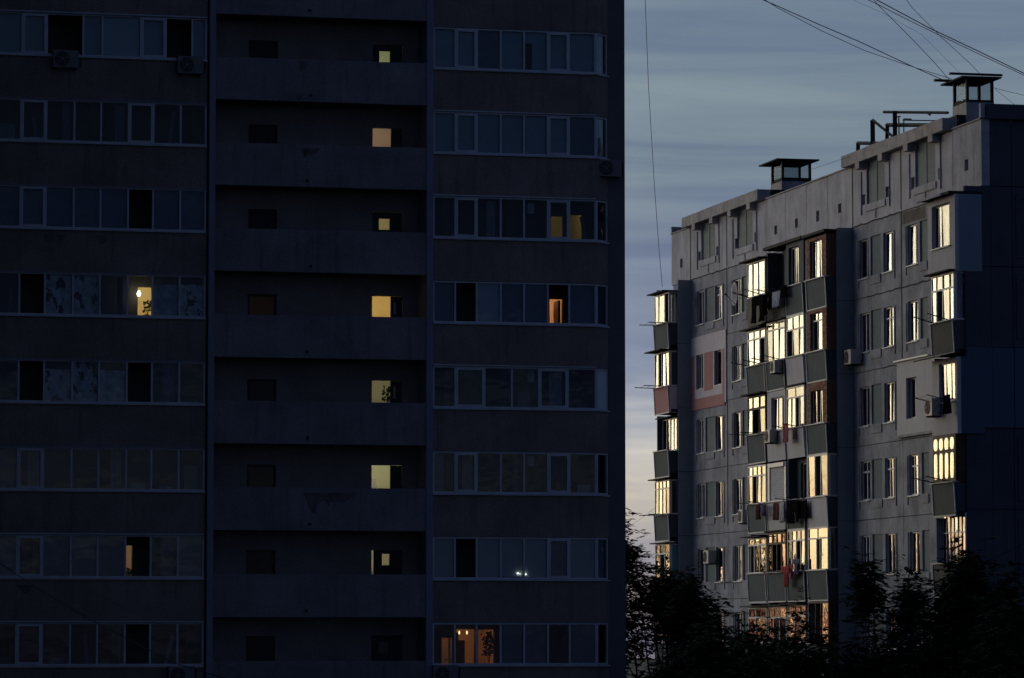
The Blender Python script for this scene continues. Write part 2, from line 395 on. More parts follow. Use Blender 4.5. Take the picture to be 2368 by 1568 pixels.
def irregular(cu, cz, pts, v, name, parent, m):
    mb = MB(); mb.prism([(cu + a, cz + b) for a, b in pts], v, v + .004, 'v'); return mb.build(name, parent, m)
# patches where the render has fallen off
def patch(x0, x1, y0, y1, n=11, drip=.5):
    ua, ub = UL(x1, y0), UL(x0, y0); za, zb = ZL(x0, y1), ZL(x0, y0) - .01; pts = [(ub, zb), (ua, zb)]
    for i in range(1, n):
        t = i / n; e = math.sin(math.pi * t) ** .5
        pts.append((ua + (ub - ua) * t, zb - (zb - za) * e * (drip + (1 - drip) * rnd.random())))
    irregular(0, 0, pts, .0165, 'peeled_patch', T, PEEL)
pp = [FL.uz(462.3 + .2654 * a, 786 + .2654 * b) for a, b in ((890, 1330), (905, 1345), (930, 1410), (948, 1470), (968, 1495), (990, 1512), (1010, 1520), (1014, 1452), (1040, 1412), (1080, 1400), (1106, 1416), (1118, 1455), (1130, 1412), (1155, 1404), (1166, 1458), (1180, 1420), (1205, 1412), (1240, 1425), (1270, 1405), (1290, 1390), (1330, 1372), (1365, 1345), (1392, 1330))]
irregular(0, 0, [(u_, min(z_, zlp(5) - .005)) for u_, z_ in pp], .0165, 'peeled_patch', T, PEEL)
patch(690, 712, 140, 180, 6); patch(682, 704, 216, 236, 5); patch(690, 740, 342, 362, 7); patch(700, 716, 346, 372, 5)
def stain(x, y, w, h):
    u, zz = FL.uz(x, y); pts = [(-w / 2, 0), (-w * .35, -h * .7), (-w * .05, -h), (w * .25, -h * .8), (w / 2, -h * .1), (w * .45, 0)]
    irregular(u, zz, pts, .002, 'damp_stain', T, PEEL)
stain(112, 541, .34, .30); stain(140, 543, .30, .22); stain(235, 545, .40, .28); stain(60, 1352, .5, .3)

# --- glazed bands
def band(r, us, types, side, sash=(), trim=False):
    z0, z1 = zs(r) + .0, zs(r) + 1.37
    mb = MB()
    ua, ub = min(us), max(us)
    mb.box(ua, ub, -.12, -.03, z0, z0 + .055); mb.box(ua, ub, -.12, -.03, z1 - .05, z1)
    for i, u in enumerate(us):
        w = .030
        a, b = u - w, u + w
        if u == ua: a, b = u + .001, u + 2 * w
        if u == ub: a, b = u - 2 * w, u - .001
        mb.box(a, b, -.118, -.028, z0 + .055, z1 - .05)
    for k in sash:                           # opening lights with a thicker frame
        b, a = us[k], us[k + 1]
        for q in (a + .03, b - .09): mb.box(q, q + .06, -.10, -.015, z0 + .05, z1 - .05)
        mb.box(a + .09, b - .09, -.10, -.015, z0 + .05, z0 + .115); mb.box(a + .09, b - .09, -.10, -.015, z1 - .115, z1 - .05)
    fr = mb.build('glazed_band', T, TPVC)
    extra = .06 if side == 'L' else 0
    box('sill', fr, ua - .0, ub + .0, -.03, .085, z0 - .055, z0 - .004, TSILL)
    if trim: box('top_strip', fr, ua + .02, ub - .02, .0, .05, z1 + .01, z1 + .05, TSILL)
    for k, t in enumerate(types):
        b, a = us[k], us[k + 1]
        if t != 'o':
            box('pane', fr, a + .031, b - .031, -.078, -.066, z0 + .056, z1 - .051, GLASSL, (rnd.uniform(-.004, .004), 0, rnd.uniform(-.006, .006)))
        if t == 'c': box('blind', fr, a + .035, b - .035, -.17, -.155, z0 + .02 + rnd.choice((0, 0, 0, .06)), z1 - .03, BLIND)
        if t == 'm': box('blind', fr, a + .035, b - .035, -.17, -.155, z0 + .02 + rnd.choice((0, 0, .05)), z1 - .03, BLIND2)
        if t == 'b': box('blind', fr, a + .035, b - .035, -.17, -.155, z0 + .02, z1 - .03, BLIND3)
        if t in 'fg':
            mb = MB(); n, m_ = 34, 40; i0 = 0; s = rnd.random() * 50; lo = z0 + .03; hi = z1 - (.04 if t == 'f' and rnd.random() < .5 else .3)
            for i in range(n + 1):
                for j in range(m_ + 1):
                    uu = a + .04 + (b - a - .08) * i / n; zz = lo + (hi - lo) * j / m_
                    d = noise.noise(Vector((uu * 5, s, zz * 4))) * .07; e = noise.noise(Vector((uu * 3, s + 9, zz * 9))) * .04 if j in (0, m_) else 0
                    mb.v.append((uu, -.17 + d, zz + e))
            for i in range(n):
                for j in range(m_):
                    if noise.noise(Vector((i * .115, s + 3, j * .085))) + .35 * noise.noise(Vector((i * .4, s, j * .3))) > .26 and t == 'f': continue
                    q = i * (m_ + 1) + j; mb.f.append((q, q + 1, q + m_ + 2, q + m_ + 1))
            mb.build('plastic_film', fr, FILM if t == 'f' else FILMD, True)
        if t == 'n': curtain('net_curtain', fr, a + .05, b - .05, -.25, z0 + .02, z1 - .02, BLIND2)
        if t == 'h': curtain('half_curtain', fr, a + (b - a) * .45, b - .05, -.22, z0 + .02, z1 - .02, BLIND2)
    return fr

XL = [-232, -173, -114, -55, 44, 103, 168, 230, 294, 352, 415, 474]
UBL = [UL(x) for x in XL]; UBL[-1] = U_BL0 + .01; UBL[0] = U_BL1 - .21
ULr0 = [UL(x, 90) for x in (-232, -150, -60, 52, 109, 193, 237, 326, 384, 445)] + [U_BL0 + .01]; ULr0[0] = U_BL1 - .21
BL = {0: (ULr0, 'ccccocbcoc', (3, 7)), 1: (UBL, 'ddddddddddd', (4, 8)), 2: (UBL, 'dddmmmmmomm', (4,)), 3: (UBL, 'ddddoffdogf', ()),
      4: (UBL, 'ddddoffgodd', ()), 5: (UBL, 'ddddddddddd', (4,)), 6: (UBL, 'dddmdmmmodm', (4,)), 7: (UBL, 'ddddddddodd', (4,))}
BANDS = {}
for r in range(LR):
    us, ty, sa = BL[r]; ty = ty.ljust(len(us) - 1, 'd')[:len(us) - 1]
    BANDS['L', r] = band(r, us, ty, 'L', sa, trim=r in (0, 6, 7))
XR = [1000, 1052.6, 1102.7, 1158, 1212, 1266.8, 1316.7, 1379.5]
UBR = [UL(x) for x in XR]; UBR[0] = U_BR1 - .005; UBR[-1] = CH
UBR4 = [U_BR1 - .005] + [UL(x) for x in (1053, 1120.7, 1183.6, 1246, 1313)] + [CH]
BR = {0: (UBR, 'ccmcccc', (1, 5)), 1: (UBR, 'ccccccm', (1, 5)), 2: (UBR, 'ddddddd', (1, 5)), 3: (UBR, 'mobmmom', ()),
      4: (UBR4, 'dddddd', (1, 4)), 5: (UBR, 'hdddddd', (1, 5)), 6: (UBR, 'cocccmc', (5,)), 7: (UBR, 'dddmmdm', ())}
for r in range(LR):
    us, ty, sa = BR[r]
    fr = BANDS['R', r] = band(r, us, ty, 'R', sa, trim=r in (1, 2, 4))
    z0, z1 = zs(r), zs(r) + 1.37
    # the splayed corner light
    dx, dy = U_BR0 - CH, -.46; ln = math.hypot(dx, dy); tx, ty_ = dx / ln, dy / ln; nx, ny = ty_, -tx
    if ny < 0: nx, ny = -nx, -ny
    def splay(s0, s1, o0, o1, za, zb, name, m, mbx=None):
        q = mbx or MB()
        q.prism([(CH + tx * s + nx * o, ty_ * s + ny * o) for s, o in ((s0, o0), (s1, o0), (s1, o1), (s0, o1))], za, zb)
        return None if mbx else q.build(name, fr, m)
    mb = MB()
    for s0, s1 in ((.0, .09), (ln - .05, ln)): splay(s0, s1, -.11, -.02, z0 + .001, z1 - .001, '', None, mb)
    splay(.09, ln - .05, -.11, -.02, z0, z0 + .055, '', None, mb); splay(.09, ln - .05, -.11, -.02, z1 - .05, z1, '', None, mb)
    mb.build('corner_frame', fr, TPVC)
    splay(-.01, ln, -.02, .07, z0 - .056, z0 - .006, 'corner_sill', TSILL)
    if r == 4: splay(.0905, ln - .05, -.09, -.05, z0 + .056, z1 - .051, 'corner_panel', PVC)
    else:
        splay(.0905, ln - .05, -.072, -.062, z0 + .056, z1 - .051, 'pane', GLASSL)
        if r in (0, 1, 3, 6): splay(.10, ln - .06, -.16, -.145, z0 + .03, z1 - .03, 'blind', BLIND if r != 3 else BLIND2)
    box('corner_return', T, U_BR0 + .0, U_BR0 + .05, -.66, -.47, z0, z1, DARK)

for r in range(LR):
    for side, us, ty in (('L', BL[r][0], BL[r][1]), ('R', BR[r][0], BR[r][1])):
        for k, t in enumerate(ty[:len(us) - 1]):
            if t != 'd' or (side == 'L' and us[k + 1] > 21.2) or (side, r) == ('R', 7): continue
            b, a = us[k], us[k + 1]; q = rnd.random(); fr = BANDS[side, r]; mm = rnd.choice((BLIND2, STUCCO, PEEL, INNER, PVCD))
            if q < .30: curtain('hanging_cloth', fr, a + .08, a + (b - a) * rnd.uniform(.3, .6), -.5, zs(r) - .2, zs(r) + 1.3, mm)
            elif q < .55: box('cupboard', fr, a + .1, a + rnd.uniform(.35, .7), -1.3, -.9, zs(r) - .9, zs(r) + rnd.uniform(.2, 1.0), mm)
            elif q < .72: box('leaning_board', fr, a + .2, a + .32, -.6, -.55, zs(r) - .5, zs(r) + rnd.uniform(.7, 1.2), mm, (0, rnd.uniform(-.25, .25), 0))
            elif q < .85: box('stored_box', fr, a + .15, a + .6, -.6, -.3, zs(r) - .1, zs(r) + rnd.uniform(.12, .35), mm)

# --- balcony back walls with doorways, lit rooms behind some of them
def room(u0, u1, z0, z1, m, p, c, lamp=(.5, -1.0, .35), depth=2.6, v0=DB - .2):
    mb = MB(); va, vb = v0 - depth, v0 - .001
    mb.quad((u0, va, z0), (u1, va, z0), (u1, va, z1), (u0, va, z1)); mb.quad((u0, va, z0), (u0, va, z1), (u0, vb, z1), (u0, vb, z0))
    mb.quad((u1, va, z0), (u1, vb, z0), (u1, vb, z1), (u1, va, z1)); mb.quad((u0, va, z0), (u0, vb, z0), (u1, vb, z0), (u1, va, z0))
    mb.quad((u0, va, z1), (u1, va, z1), (u1, vb, z1), (u0, vb, z1))
    o = mb.build('lit_room', T, m)
    light(o, u0 + (u1 - u0) * lamp[0], v0 + lamp[1], z1 - lamp[2], p, c)
    return o
RM = {'y': mat('yellow_room', (.68, .57, .32), .9, .05), 'g': mat('pale_green_room', (.62, .62, .42), .9, .05), 't': mat('tan_room', (.62, .52, .42), .9, .06),
      'w': mat('white_room', (.64, .63, .46), .9, .05), 'o': mat('orange_room', (.66, .42, .22), .9, .08)}
holesL = {r: [] for r in range(-1, LR)}; holesM = {r: [] for r in range(-1, LR)}; holesR = {r: [] for r in range(-1, LR)}
def hole(x0, x1, y0, y1):
    a = FL.uz(x1, y1, DB); b = FL.uz(x0, y0, DB); return (a[0], b[0], a[1], b[1])
# dark and lit doorways seen behind the left bay
h = hole(318.8, 353.5, 663, 745); holesL[3].append((h[0], h[1], zs(3) - .9, h[3]))
h6 = hole(288, 305.5, 1261, 1340); holesL[6].append((h6[0], h6[1], zs(6) - .9, h6[3]))
h3 = hole(1270.5, 1301, 691, 750); holesR[3].append((h3[0], h3[1], zs(3) - .9, h3[3]))
hr2 = [hole(1273.5, 1303, 499, 560), hole(1318, 1347, 496, 562)]
for q in hr2: holesR[2].append((q[0], q[1], zs(2) + .05, q[3]))
h7 = [hole(1021, 1047, 1474, 1540), hole(1054, 1098, 1455, 1540), hole(1105, 1143, 1456, 1540)]
for q in h7: holesR[7].append((q[0], q[1], zs(7) - .1, q[3]))
# loggia openings
for r in range(LR):
    zz = zlp(r)
    holesM[r].append((11.60, 12.56, zz - .35, zz + .80)); holesM[r].append((7.36, 8.40, zz - 1.2, zz + .82))
for r in range(-1, LR):
    zf = zs(r) - 1.0; zc = zf + 2.6
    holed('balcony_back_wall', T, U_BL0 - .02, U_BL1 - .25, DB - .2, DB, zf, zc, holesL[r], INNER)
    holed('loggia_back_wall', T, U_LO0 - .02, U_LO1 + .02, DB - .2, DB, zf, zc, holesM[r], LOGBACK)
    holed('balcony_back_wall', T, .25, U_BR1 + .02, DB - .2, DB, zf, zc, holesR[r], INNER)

# loggia doors and windows
DOORM = mat('dark_door', (.055, .055, .062), .7, .15, 3); DOORL = mat('pale_door', (.40, .34, .33), .6, .08, 3)
for r in range(LR):
    zz = zlp(r)
    mb = MB(); a, b, c, d = 11.60, 12.56, zz - .35, zz + .80
    fw = .07
    mb.box(a, a + fw, DB - .15, DB - .08, c, d); mb.box(b - fw, b, DB - .15, DB - .08, c, d); mb.box(a + fw, b - fw, DB - .15, DB - .08, d - fw, d); mb.box(a + fw, b - fw, DB - .15, DB - .08, c, c + fw)
    w1 = mb.build('loggia_window', T, DARK)
    if r in (2, 6, 7): box('inner_panel', w1, a + fw + .05, b - fw - .05, DB - .19, DB - .17, zz - .2, d - fw - .03, DOORM)
    box('pane', w1, a + fw, b - fw, DB - .12, DB - .11, c + fw, d - fw, GLASSK)
    # door leaf on the second opening
    a, b, c, d = 7.36, 8.40, zz - 1.2, zz + .82
    if r in (0, 2, 7):
        ld = holed('loggia_door', T, a + .01, b - .01, DB - .14, DB - .09, c, d - .01, [(7.80, 8.16, zz + .23, zz + .60)], DOORM)
        box('pane', ld, 7.80, 8.16, DB - .12, DB - .115, zz + .23, zz + .60, GLASSL)
    elif r == 6:
        holed('loggia_door', T, a + .001, 8.31, DB - .14, DB - .09, c, d, [(7.78, 8.03, zz + .33, zz + .70)], DOORM)
    else:
        leaf = MB(); leaf.box(a + .01, 7.76, DB - .14, DB - .09, c, d - .01); lo = leaf.build('loggia_door', T, DOORM)
        if r in (3, 4): box('door_handle', lo, 7.60, 7.66, DB - .085, DB - .06, zz + .22, zz + .62, PVCD)
LIT = {0: ('g', 27, (1, .98, .76)), 1: ('t', 15, (1, .88, .72)), 2: ('y', 26, (1, .96, .80)), 3: ('y', 34, (1, .84, .52)), 4: ('w', 10, (1, .92, .74)), 5: ('w', 22, (1, .96, .76)), 6: ('w', 14, (1, .90, .80))}
for r, (k, p, c) in LIT.items():
    zz = zlp(r); rm = room(6.95, 9.6, zs(r) - .99, zs(r) + 1.58, RM[k], p, c, (.42, -.9, .45))
    if r == 5:
        d_ = box('inner_door', rm, 7.80, 8.32, DB - 2.3, DB - 2.25, zs(5) - .95, zz + .46, DOORL)
        box('door_panel', d_, 7.92, 8.12, DB - 2.249, DB - 2.235, zz - .3, zz + .28, PVCD); box('wall_unit', rm, 8.12, 8.42, DB - 1.6, DB - 1.4, zz + .50, zz + .60, PVC)
    if r == 4:
        box('inner_door', rm, 8.0, 8.25, DB - 2.5, DB - 2.45, zs(4) - .95, zz + .38, DOORL); box('cupboard', rm, 8.28, 8.6, DB - 1.3, DB - .9, zs(4) - .95, zz + .45, DARK)
    if r == 3:
        box('doorway', rm, 8.05, 8.40, DB - 2.79, DB - 2.75, zs(3) - .95, zz + .40, DOORL); box('wardrobe', rm, 8.15, 8.30, DB - 2.2, DB - 1.9, zs(3) - .95, zz + .34, DOORL)
    if r == 6: box('notice', rm, 7.84, 7.95, DB - 2.6, DB - 2.55, zz + .2, zz + .55, RM['y'])
# dim brown room behind the first window of the fourth row
room(11.2, 13.0, zs(3) - .99, zs(3) + 1.58, RM['y'], .7, (1, .70, .28), (.5, -1.0, .4))
# lit rooms behind the bays
room(h[0] - .5, h[1] + .9, zs(3) - .99, zs(3) + 1.58, RM['y'], 24, (1, .92, .64), (.4, -1.2, .3))
room(h6[0] - .4, h6[1] + .5, zs(6) - .99, zs(6) + 1.58, RM['t'], 8, (1, .86, .56), (.5, -1.0, .4))
room(h3[0] - .5, h3[1] + .6, zs(3) - .99, zs(3) + 1.58, RM['o'], 30, (1, .84, .62), (.45, -1.1, .3))
rmo = [o for o in T.children if o.name.startswith('lit_room')][-1]
box('wardrobe', rmo, h3[1] - .22, h3[1] - .02, DB - 1.6, DB - 1.2, zs(3) - .95, h3[3] - .34, WOOD); box('door_leaf', rmo, h3[0] + .02, h3[0] + .10, DB - .9, DB - .25, zs(3) - .95, h3[3] - .03, WOOD)
room(hr2[1][0] - .3, hr2[0][1] + .3, zs(2) - .99, zs(2) + 1.58, RM['y'], 3.4, (1, .86, .40), (.5, -1.1, .3))
room(h7[2][0] - .3, 6.6, zs(7) - .99, zs(7) + 1.58, RM['o'], 15, (1, .64, .34), (.55, -1.1, .35))
rm7 = [o for o in T.children if o.name.startswith('lit_room')][-1]
box('cabinet', rm7, h7[1][0] + .10, h7[1][0] + .40, DB - 1.5, DB - 1.1, zs(7) - .9, zs(7) + .80, WOOD); box('tall_clock', rm7, h7[1][1] - .24, h7[1][1] - .10, DB - .9, DB - .7, zs(7) - .9, zs(7) + 1.05, WOOD)
box('shelf', rm7, h7[1][0] + .02, h7[1][1] - .05, DB - 2.0, DB - 1.8, zs(7) + .12, zs(7) + .17, WOOD)
d7 = box('door_frame', T, h7[0][0] + .07, h7[0][0] + .13, DB - .12, DB - .05, zs(7) - .1, h7[0][3], RM['w'])
blind7 = MB()
for i in range(19): blind7.box(h7[0][0] + .01, h7[0][1] - .01, DB - .05, DB - .03, zs(7) + .02 + i * .05, zs(7) + .045 + i * .05)
bo = blind7.build('slatted_blind', T, RM['w']); tag(bo, None, None, kind='stuff')
for du in (.10, .36):
    mb = MB()
    for k in range(4):
        z1_ = h7[1][3] - .05 - .03 * k; rr = .028 * math.sin((k + 1) / 4 * 2.6); mb.tube([(h7[1][1] - du, DB + .05, z1_), (h7[1][1] - du, DB + .05, z1_ - .03)], rr, 8)
    mb.build('wall_lamp', T, LAMPY)
# glowing beads stand in for street light reflected in the seventh-row glass
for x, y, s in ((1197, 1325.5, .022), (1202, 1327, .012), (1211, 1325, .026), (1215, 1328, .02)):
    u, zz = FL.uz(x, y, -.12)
    mb = MB(); mb.tube([(u - s, -.13, zz + s * .5), (u, -.12, zz), (u + s, -.13, zz - s * .5)], s * .55, 8); mb.build('reflected_glint', BANDS['R', 6], GLOWW)
# bare bulb in the doorway of the fourth row
u, zz = FL.uz(321, 681, -1.2)
mb = MB(); mb.tube([(u, -1.2, zz + .12), (u, -1.2, zz + .05)], .03, 10); mb.tube([(u, -1.2, zz + .05), (u, -1.2, zz - .05)], .065, 12, .05); mb.build('bare_bulb', T, GLOWW)
light(T, u, -1.05, zz, 1.2, (1, .93, .70))
# pale boxes hanging inside the right bay
for r, (x0, x1, y0, y1) in ((2, (1219, 1234, 471, 494)), (4, (1220, 1234, 857, 884)), (5, (1220, 1234, 1054, 1078))):
    a = FL.uz(x0, y0, -.4); b = FL.uz(x1, y1, -.4); box('gas_heater', T, b[0], a[0], -.55, -.35, b[1], a[1], PVC)
box('dark_gap_sheet', BANDS['R', 0], UL(1232, 120), UL(1217, 120), -.15, -.145, zs(0) + .06, zs(0) + .95, DARK)  # dark sheet painted as the shade inside the half-open light

# ------------------------------------------------------------------ the panel block on the right
block = thing('panel_apartment_block', 'weathered pale panel apartment block with glazed balconies reflecting the sunset', 'apartment block', (FR.o[0], FR.o[1], 0), FR.rot)
B = block
UR = lambda x, y, v=0: FR.uz(x, y, v)[0]
zj = lambda k: 15.55 + ZC - 2.8 * (k - 1)    # joint above storey k (1 = topmost)
ZW = 17.88 + ZC                              # top of the attic wall
FV, FNV = 1.0, .63                           # balcony front, cross-wall depth
KN = 9
JU = [0.0, 2.93, 8.58, 14.26, 17.38, 20.09, 22.9, 25.72, 31.34, 37.0, 40.1]
g_ = .018
# body behind the panels
box('inner_core', B, .3, 39.9, -12.2, -1.9, 0, ZW - .4, DARK)
box('rear_wall', B, .02, 40.08, -12.6, -12.25, 0, ZW, CONCD)
box('far_end_wall', B, 39.85, 40.1, -12.24, -.31, 0, ZW - .01, CONCD)
box('roof_deck', B, .2, 39.8, -12.2, -.32, ZW - .35, ZW - .15, ROOFM)
for k in range(1, KN): box('floor_slab', B, .3, 39.8, -1.85, -.32, zj(k) - 2.9, zj(k) - 2.7, INNER)
# attic panels with vents and tile insets
def vents(lst): return [(UR(x, y) - .19, UR(x, y) + .19, FR.uz(x, y)[1] - h / 2, FR.uz(x, y)[1] + h / 2) for x, y, h in lst]
V_ALL = vents([(1575, 609, .40), (1617, 592, .38), (1658.5, 580, .38), (1702, 563, .42), (1747, 548, .40), (1793, 532, .36), (1841, 516, .36), (1890, 500, .42), (1941, 482, .36),
               (1996, 462, .40), (2050.5, 444, .40), (2110, 424, .44), (2173, 401, .40), (2234, 382, .40)])
TILES = []
for x0, x1, yt, yb in ((1621, 1653.5, 513, 597), (1704, 1740, 485, 570), (2003, 2045, 379, 466), (2115.5, 2162, 345, 426)):
    a = FR.uz((x0 + x1) / 2, yb); TILES.append((UR(x1, (yt + yb) / 2), UR(x0, (yt + yb) / 2), a[1], ZW - .03))
for i in range(len(JU) - 1):
    u0, u1 = JU[i], JU[i + 1]; hs = [q for q in V_ALL if u0 < (q[0] + q[1]) / 2 < u1]; ts = [q for q in TILES if u0 < (q[0] + q[1]) / 2 < u1]
    top = ZW - (.0 if u0 < 1 or 14 < u0 < 25 or u0 > 36.9 else .02)
    gg = g_ if not 15 < u0 < 25 else .008
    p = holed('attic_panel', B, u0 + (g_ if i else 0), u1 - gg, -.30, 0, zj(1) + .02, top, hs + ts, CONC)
    for q in hs: box('vent_back', p, q[0] + .001, q[1] - .001, -.29, -.22, q[2] + .001, q[3] - .001, DARK)
    for q in ts:
        m = (q[0] + q[1]) / 2
        for a, b in ((q[0] + .001, m - .02), (m + .02, q[1] - .001)): box('tile_panel', p, a, b, -.20, -.07, q[2] + .001, q[3] - .001, TILE)
        box('tile_mullion', p, m - .019, m + .019, -.2, -.05, q[2] + .001, q[3] - .001, CONCD)
        # raised apron under the tiles with its drop lines
        box('apron', p, q[0] - .10, q[1] + .10, .001, .045, q[2] - .28, q[2] - .02, CONC); box('relief_strip', p, m - .05, m + .05, .001, .03, zj(1) + .1, q[2] - .30, CONCD)
        for s_ in (q[0] - .62, q[1] + .56): box('relief_strip', p, s_, s_ + .06, .001, .04, q[2] - .35, ZW - .3, CONCD)
# copings
for a, b in ((.0, 3.1), (14.6, 25.8), (37.4, 40.1)): box('coping', B, a, b, -.33, .05, ZW + .002, ZW + .05, CONCF)
# fascia with teeth
def fascia(ua, ub, tiles):
    ns = max(4, round((ub - ua) / 2.85)); st = (ub - ua) / ns
    for i in range(ns):
        a, b = ua + i * st + (.012 if i else 0), ua + (i + 1) * st - .012
        h = rnd.uniform(-.015, .015)
        f = box('fascia_panel', B, a, b, -.24, .30, ZW + .004, ZW + .45 + h, CONCF)
    for q in tiles:
        for a, b in ((q[1] + .03, q[1] + .52), (q[0] - .52, q[0] - .03)): box('fascia_tooth', B, a, b, .002, .29, ZW - .25, ZW + .003, CONCF)
fascia(25.85, 37.35, TILES[:2]); fascia(3.15, 14.75, TILES[2:])
for ua, ub in ((25.85, 37.35), (3.15, 14.75)): box('parapet_back', B, ua + .02, ub - .02, -.6, -.33, ZW - .1, ZW + .42, ROOFM)
box('end_upstand', B, 39.2, 40.05, -2.2, -.4, ZW - .1, ZW + .30, ROOFM); box('end_upstand', B, 39.96, 40.12, -2.2, .02, ZW + .06, ZW + .34, CONCF)

# gable end facing the street
gj = [0, 1.1, 6.9, 12.4]
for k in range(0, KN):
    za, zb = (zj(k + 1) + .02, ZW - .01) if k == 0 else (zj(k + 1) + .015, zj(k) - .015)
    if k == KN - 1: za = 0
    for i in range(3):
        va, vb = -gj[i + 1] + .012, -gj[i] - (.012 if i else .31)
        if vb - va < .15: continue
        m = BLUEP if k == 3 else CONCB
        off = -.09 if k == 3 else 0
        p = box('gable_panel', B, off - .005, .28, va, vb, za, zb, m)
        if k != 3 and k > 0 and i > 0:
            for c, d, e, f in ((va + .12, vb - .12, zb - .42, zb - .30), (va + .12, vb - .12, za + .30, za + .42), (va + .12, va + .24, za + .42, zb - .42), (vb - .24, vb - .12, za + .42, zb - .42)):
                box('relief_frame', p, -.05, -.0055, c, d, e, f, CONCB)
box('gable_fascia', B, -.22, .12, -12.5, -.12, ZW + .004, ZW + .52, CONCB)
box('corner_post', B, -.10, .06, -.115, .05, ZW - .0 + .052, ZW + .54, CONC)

# storey panels with windows
WIN = {'a': (34.88, 36.0), 'b': (32.05, 33.17), 'c': (29.28, 30.42), 'd': (12.39, 13.50), 'e': (9.54, 10.66), 'f': (6.78, 7.92)}
TIL = [(33.29, 34.70), (28.35, 29.12), (10.95, 12.15), (5.72, 6.52)]
def wz(k): return zj(k) - 2.06, zj(k) - .58
def make_window(k, c, par):
    u0, u1 = WIN[c]; z0, z1 = wz(k); vf = -.105
    fm = PVC if (k, c) not in ((3, 'c'), (5, 'b'), (2, 'b'), (1, 'd'), (3, 'd')) else PVCD
    split = [rnd.choice((.5, .5, .36, .64))] if rnd.random() < .75 else [.33, .66]
    us = [u0] + [u0 + (u1 - u0) * s for s in split] + [u1]
    mb = MB(); t = .055
    mb.box(u0, u1, vf - .05, vf + .02, z0, z0 + t); mb.box(u0, u1, vf - .05, vf + .02, z1 - t, z1)
    for i, u in enumerate(us):
        a = u if i == 0 else (u - t if i == len(us) - 1 else u - .04); b = u + t if i == 0 else (u if i == len(us) - 1 else u + .04)
        mb.box(a, b, vf - .048, vf + .022, z0 + t, z1 - t)
    tr = None
    if rnd.random() < .18:
        tr = z0 + (z1 - z0) * .72; mb.box(u0 + t, u1 - t, vf - .046, vf + .018, tr - .03, tr + .03)
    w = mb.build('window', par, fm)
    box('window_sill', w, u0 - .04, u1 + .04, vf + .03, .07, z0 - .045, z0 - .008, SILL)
    for i in range(len(us) - 1):
        if (k, c, i) in OPENP: continue
        box('pane', w, us[i] + .03, us[i + 1] - .03, vf - .02, vf - .012, z0 + t, z1 - t, rnd.choice(GLASSES), (rnd.uniform(-.016, .016), 0, rnd.uniform(-.02, .02)))
    q = rnd.random()
    if q < .5:
        s = rnd.uniform(.35, .6); curtain('curtain', w, u0 + .04, u0 + (u1 - u0) * s, vf - .22, z0 + .02, z1 - .03, CURT)
    elif q < .75: curtain('curtain', w, u0 + .04, u1 - .04, vf - .25, z0 + .02, z1 - .03, CURT)
OPENP = {(4, 'a', 0), (6, 'd', 1)}
for k in range(1, KN):
    za, zb = zj(k + 1) + .012, zj(k) - .012
    if k == KN - 1: za = 0.0
    z0, z1 = wz(k)
    for ua, ub, cs, ts in ((31.34, 37.0, 'ab', [TIL[0]]), (25.72, 31.34, 'c', [TIL[1]]), (8.58, 14.26, 'de', [TIL[2]]), (2.93, 8.58, 'f', [TIL[3]]), (.30, 2.93, '', []), (14.26, 20.09, '', []), (20.09, 25.72, '', []), (37.0, 39.84, '', [])):
        hs = [(WIN[c][0], WIN[c][1], z0, z1) for c in cs]; tt = [(a, b, z0 + .02, z1 + .02) for a, b in ts]
        m = CONCD if cs else CONCD
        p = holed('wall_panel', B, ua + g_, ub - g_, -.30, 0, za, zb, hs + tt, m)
        for c in cs: make_window(k, c, p)
        for q in tt:
            box('tile_panel', p, q[0] + .001, q[1] - .001, -.2, -.055, q[2] + .001, q[3] - .001, TILE)
            box('apron', p, q[0] - .02, q[1] + .02, .001, .04, q[2] - .34, q[2] - .03, CONCD)
        if cs == 'ab' or cs == 'de':
            for s_ in (WIN[cs[0]][1] + .10, WIN[cs[1]][0] - .22): box('relief_strip', p, s_, s_ + .10, .001, .035, z0 - .32, z1 - .02, CONCD)
        if cs == 'c': box('relief_strip', p, WIN['c'][1] + .10, WIN['c'][1] + .2, .001, .035, z0 - .32, z1 - .02, CONCD)
        if cs == 'f': box('relief_strip', p, WIN['f'][1] + .10, WIN['f'][1] + .2, .001, .035, z0 - .32, z1 - .02, CONCD)
# tarred joints: ragged black smears along some seams
def smear(u0, u1, z, h, v=.004):
    n = max(5, int((u1 - u0) / .28)); up, dn = [], []
    for i in range(n + 1):
        u = u0 + (u1 - u0) * i / n; e = noise.noise(Vector((u * 2.3, z, 1))); up.append((u, z + h * max(.1, .5 + e))); dn.append((u, z - h * max(.1, .35 - e)))
    mb = MB(); mb.prism(up + dn[::-1], v, v + .004, 'v'); mb.build('tar_smear', B, JOINT)
for u0, u1, k, h in ((31.4, 36.9, 1, .06), (26.5, 31.2, 1, .05), (8.7, 14.2, 1, .07), (5.6, 8.5, 1, .05), (10.2, 12.6, 2, .05), (5.2, 10.2, 2, .06), (32, 35, 3, .03), (9, 11, 3, .04), (10.4, 13.8, 3, .03), (31.5, 34.5, 4, .03), (9, 12, 5, .03)):
    smear(u0, u1, zj(k), h)
for u0, u1, z in ((21, 25.2, zj(1) + .15), (17.6, 20, zj(1) + .06)): smear(u0, u1, z, .12)
box('bare_patch', B, 5.9, 8.4, .001, .008, zj(1) - .48, zj(1) - .05, PEEL)
for u, z0, z1 in ((31.34, zj(1) + .1, ZW), (8.58, zj(1) + .1, ZW), (14.26, zj(1), ZW), (37.0, zj(1), ZW), (31.34, zj(2), zj(1)), (8.58, zj(3) + .2, zj(1)), (31.34, zj(5) + .3, zj(3))):
    box('tar_line', B, u - .05, u + .03, .001, .012, z0, z1, JOINT)

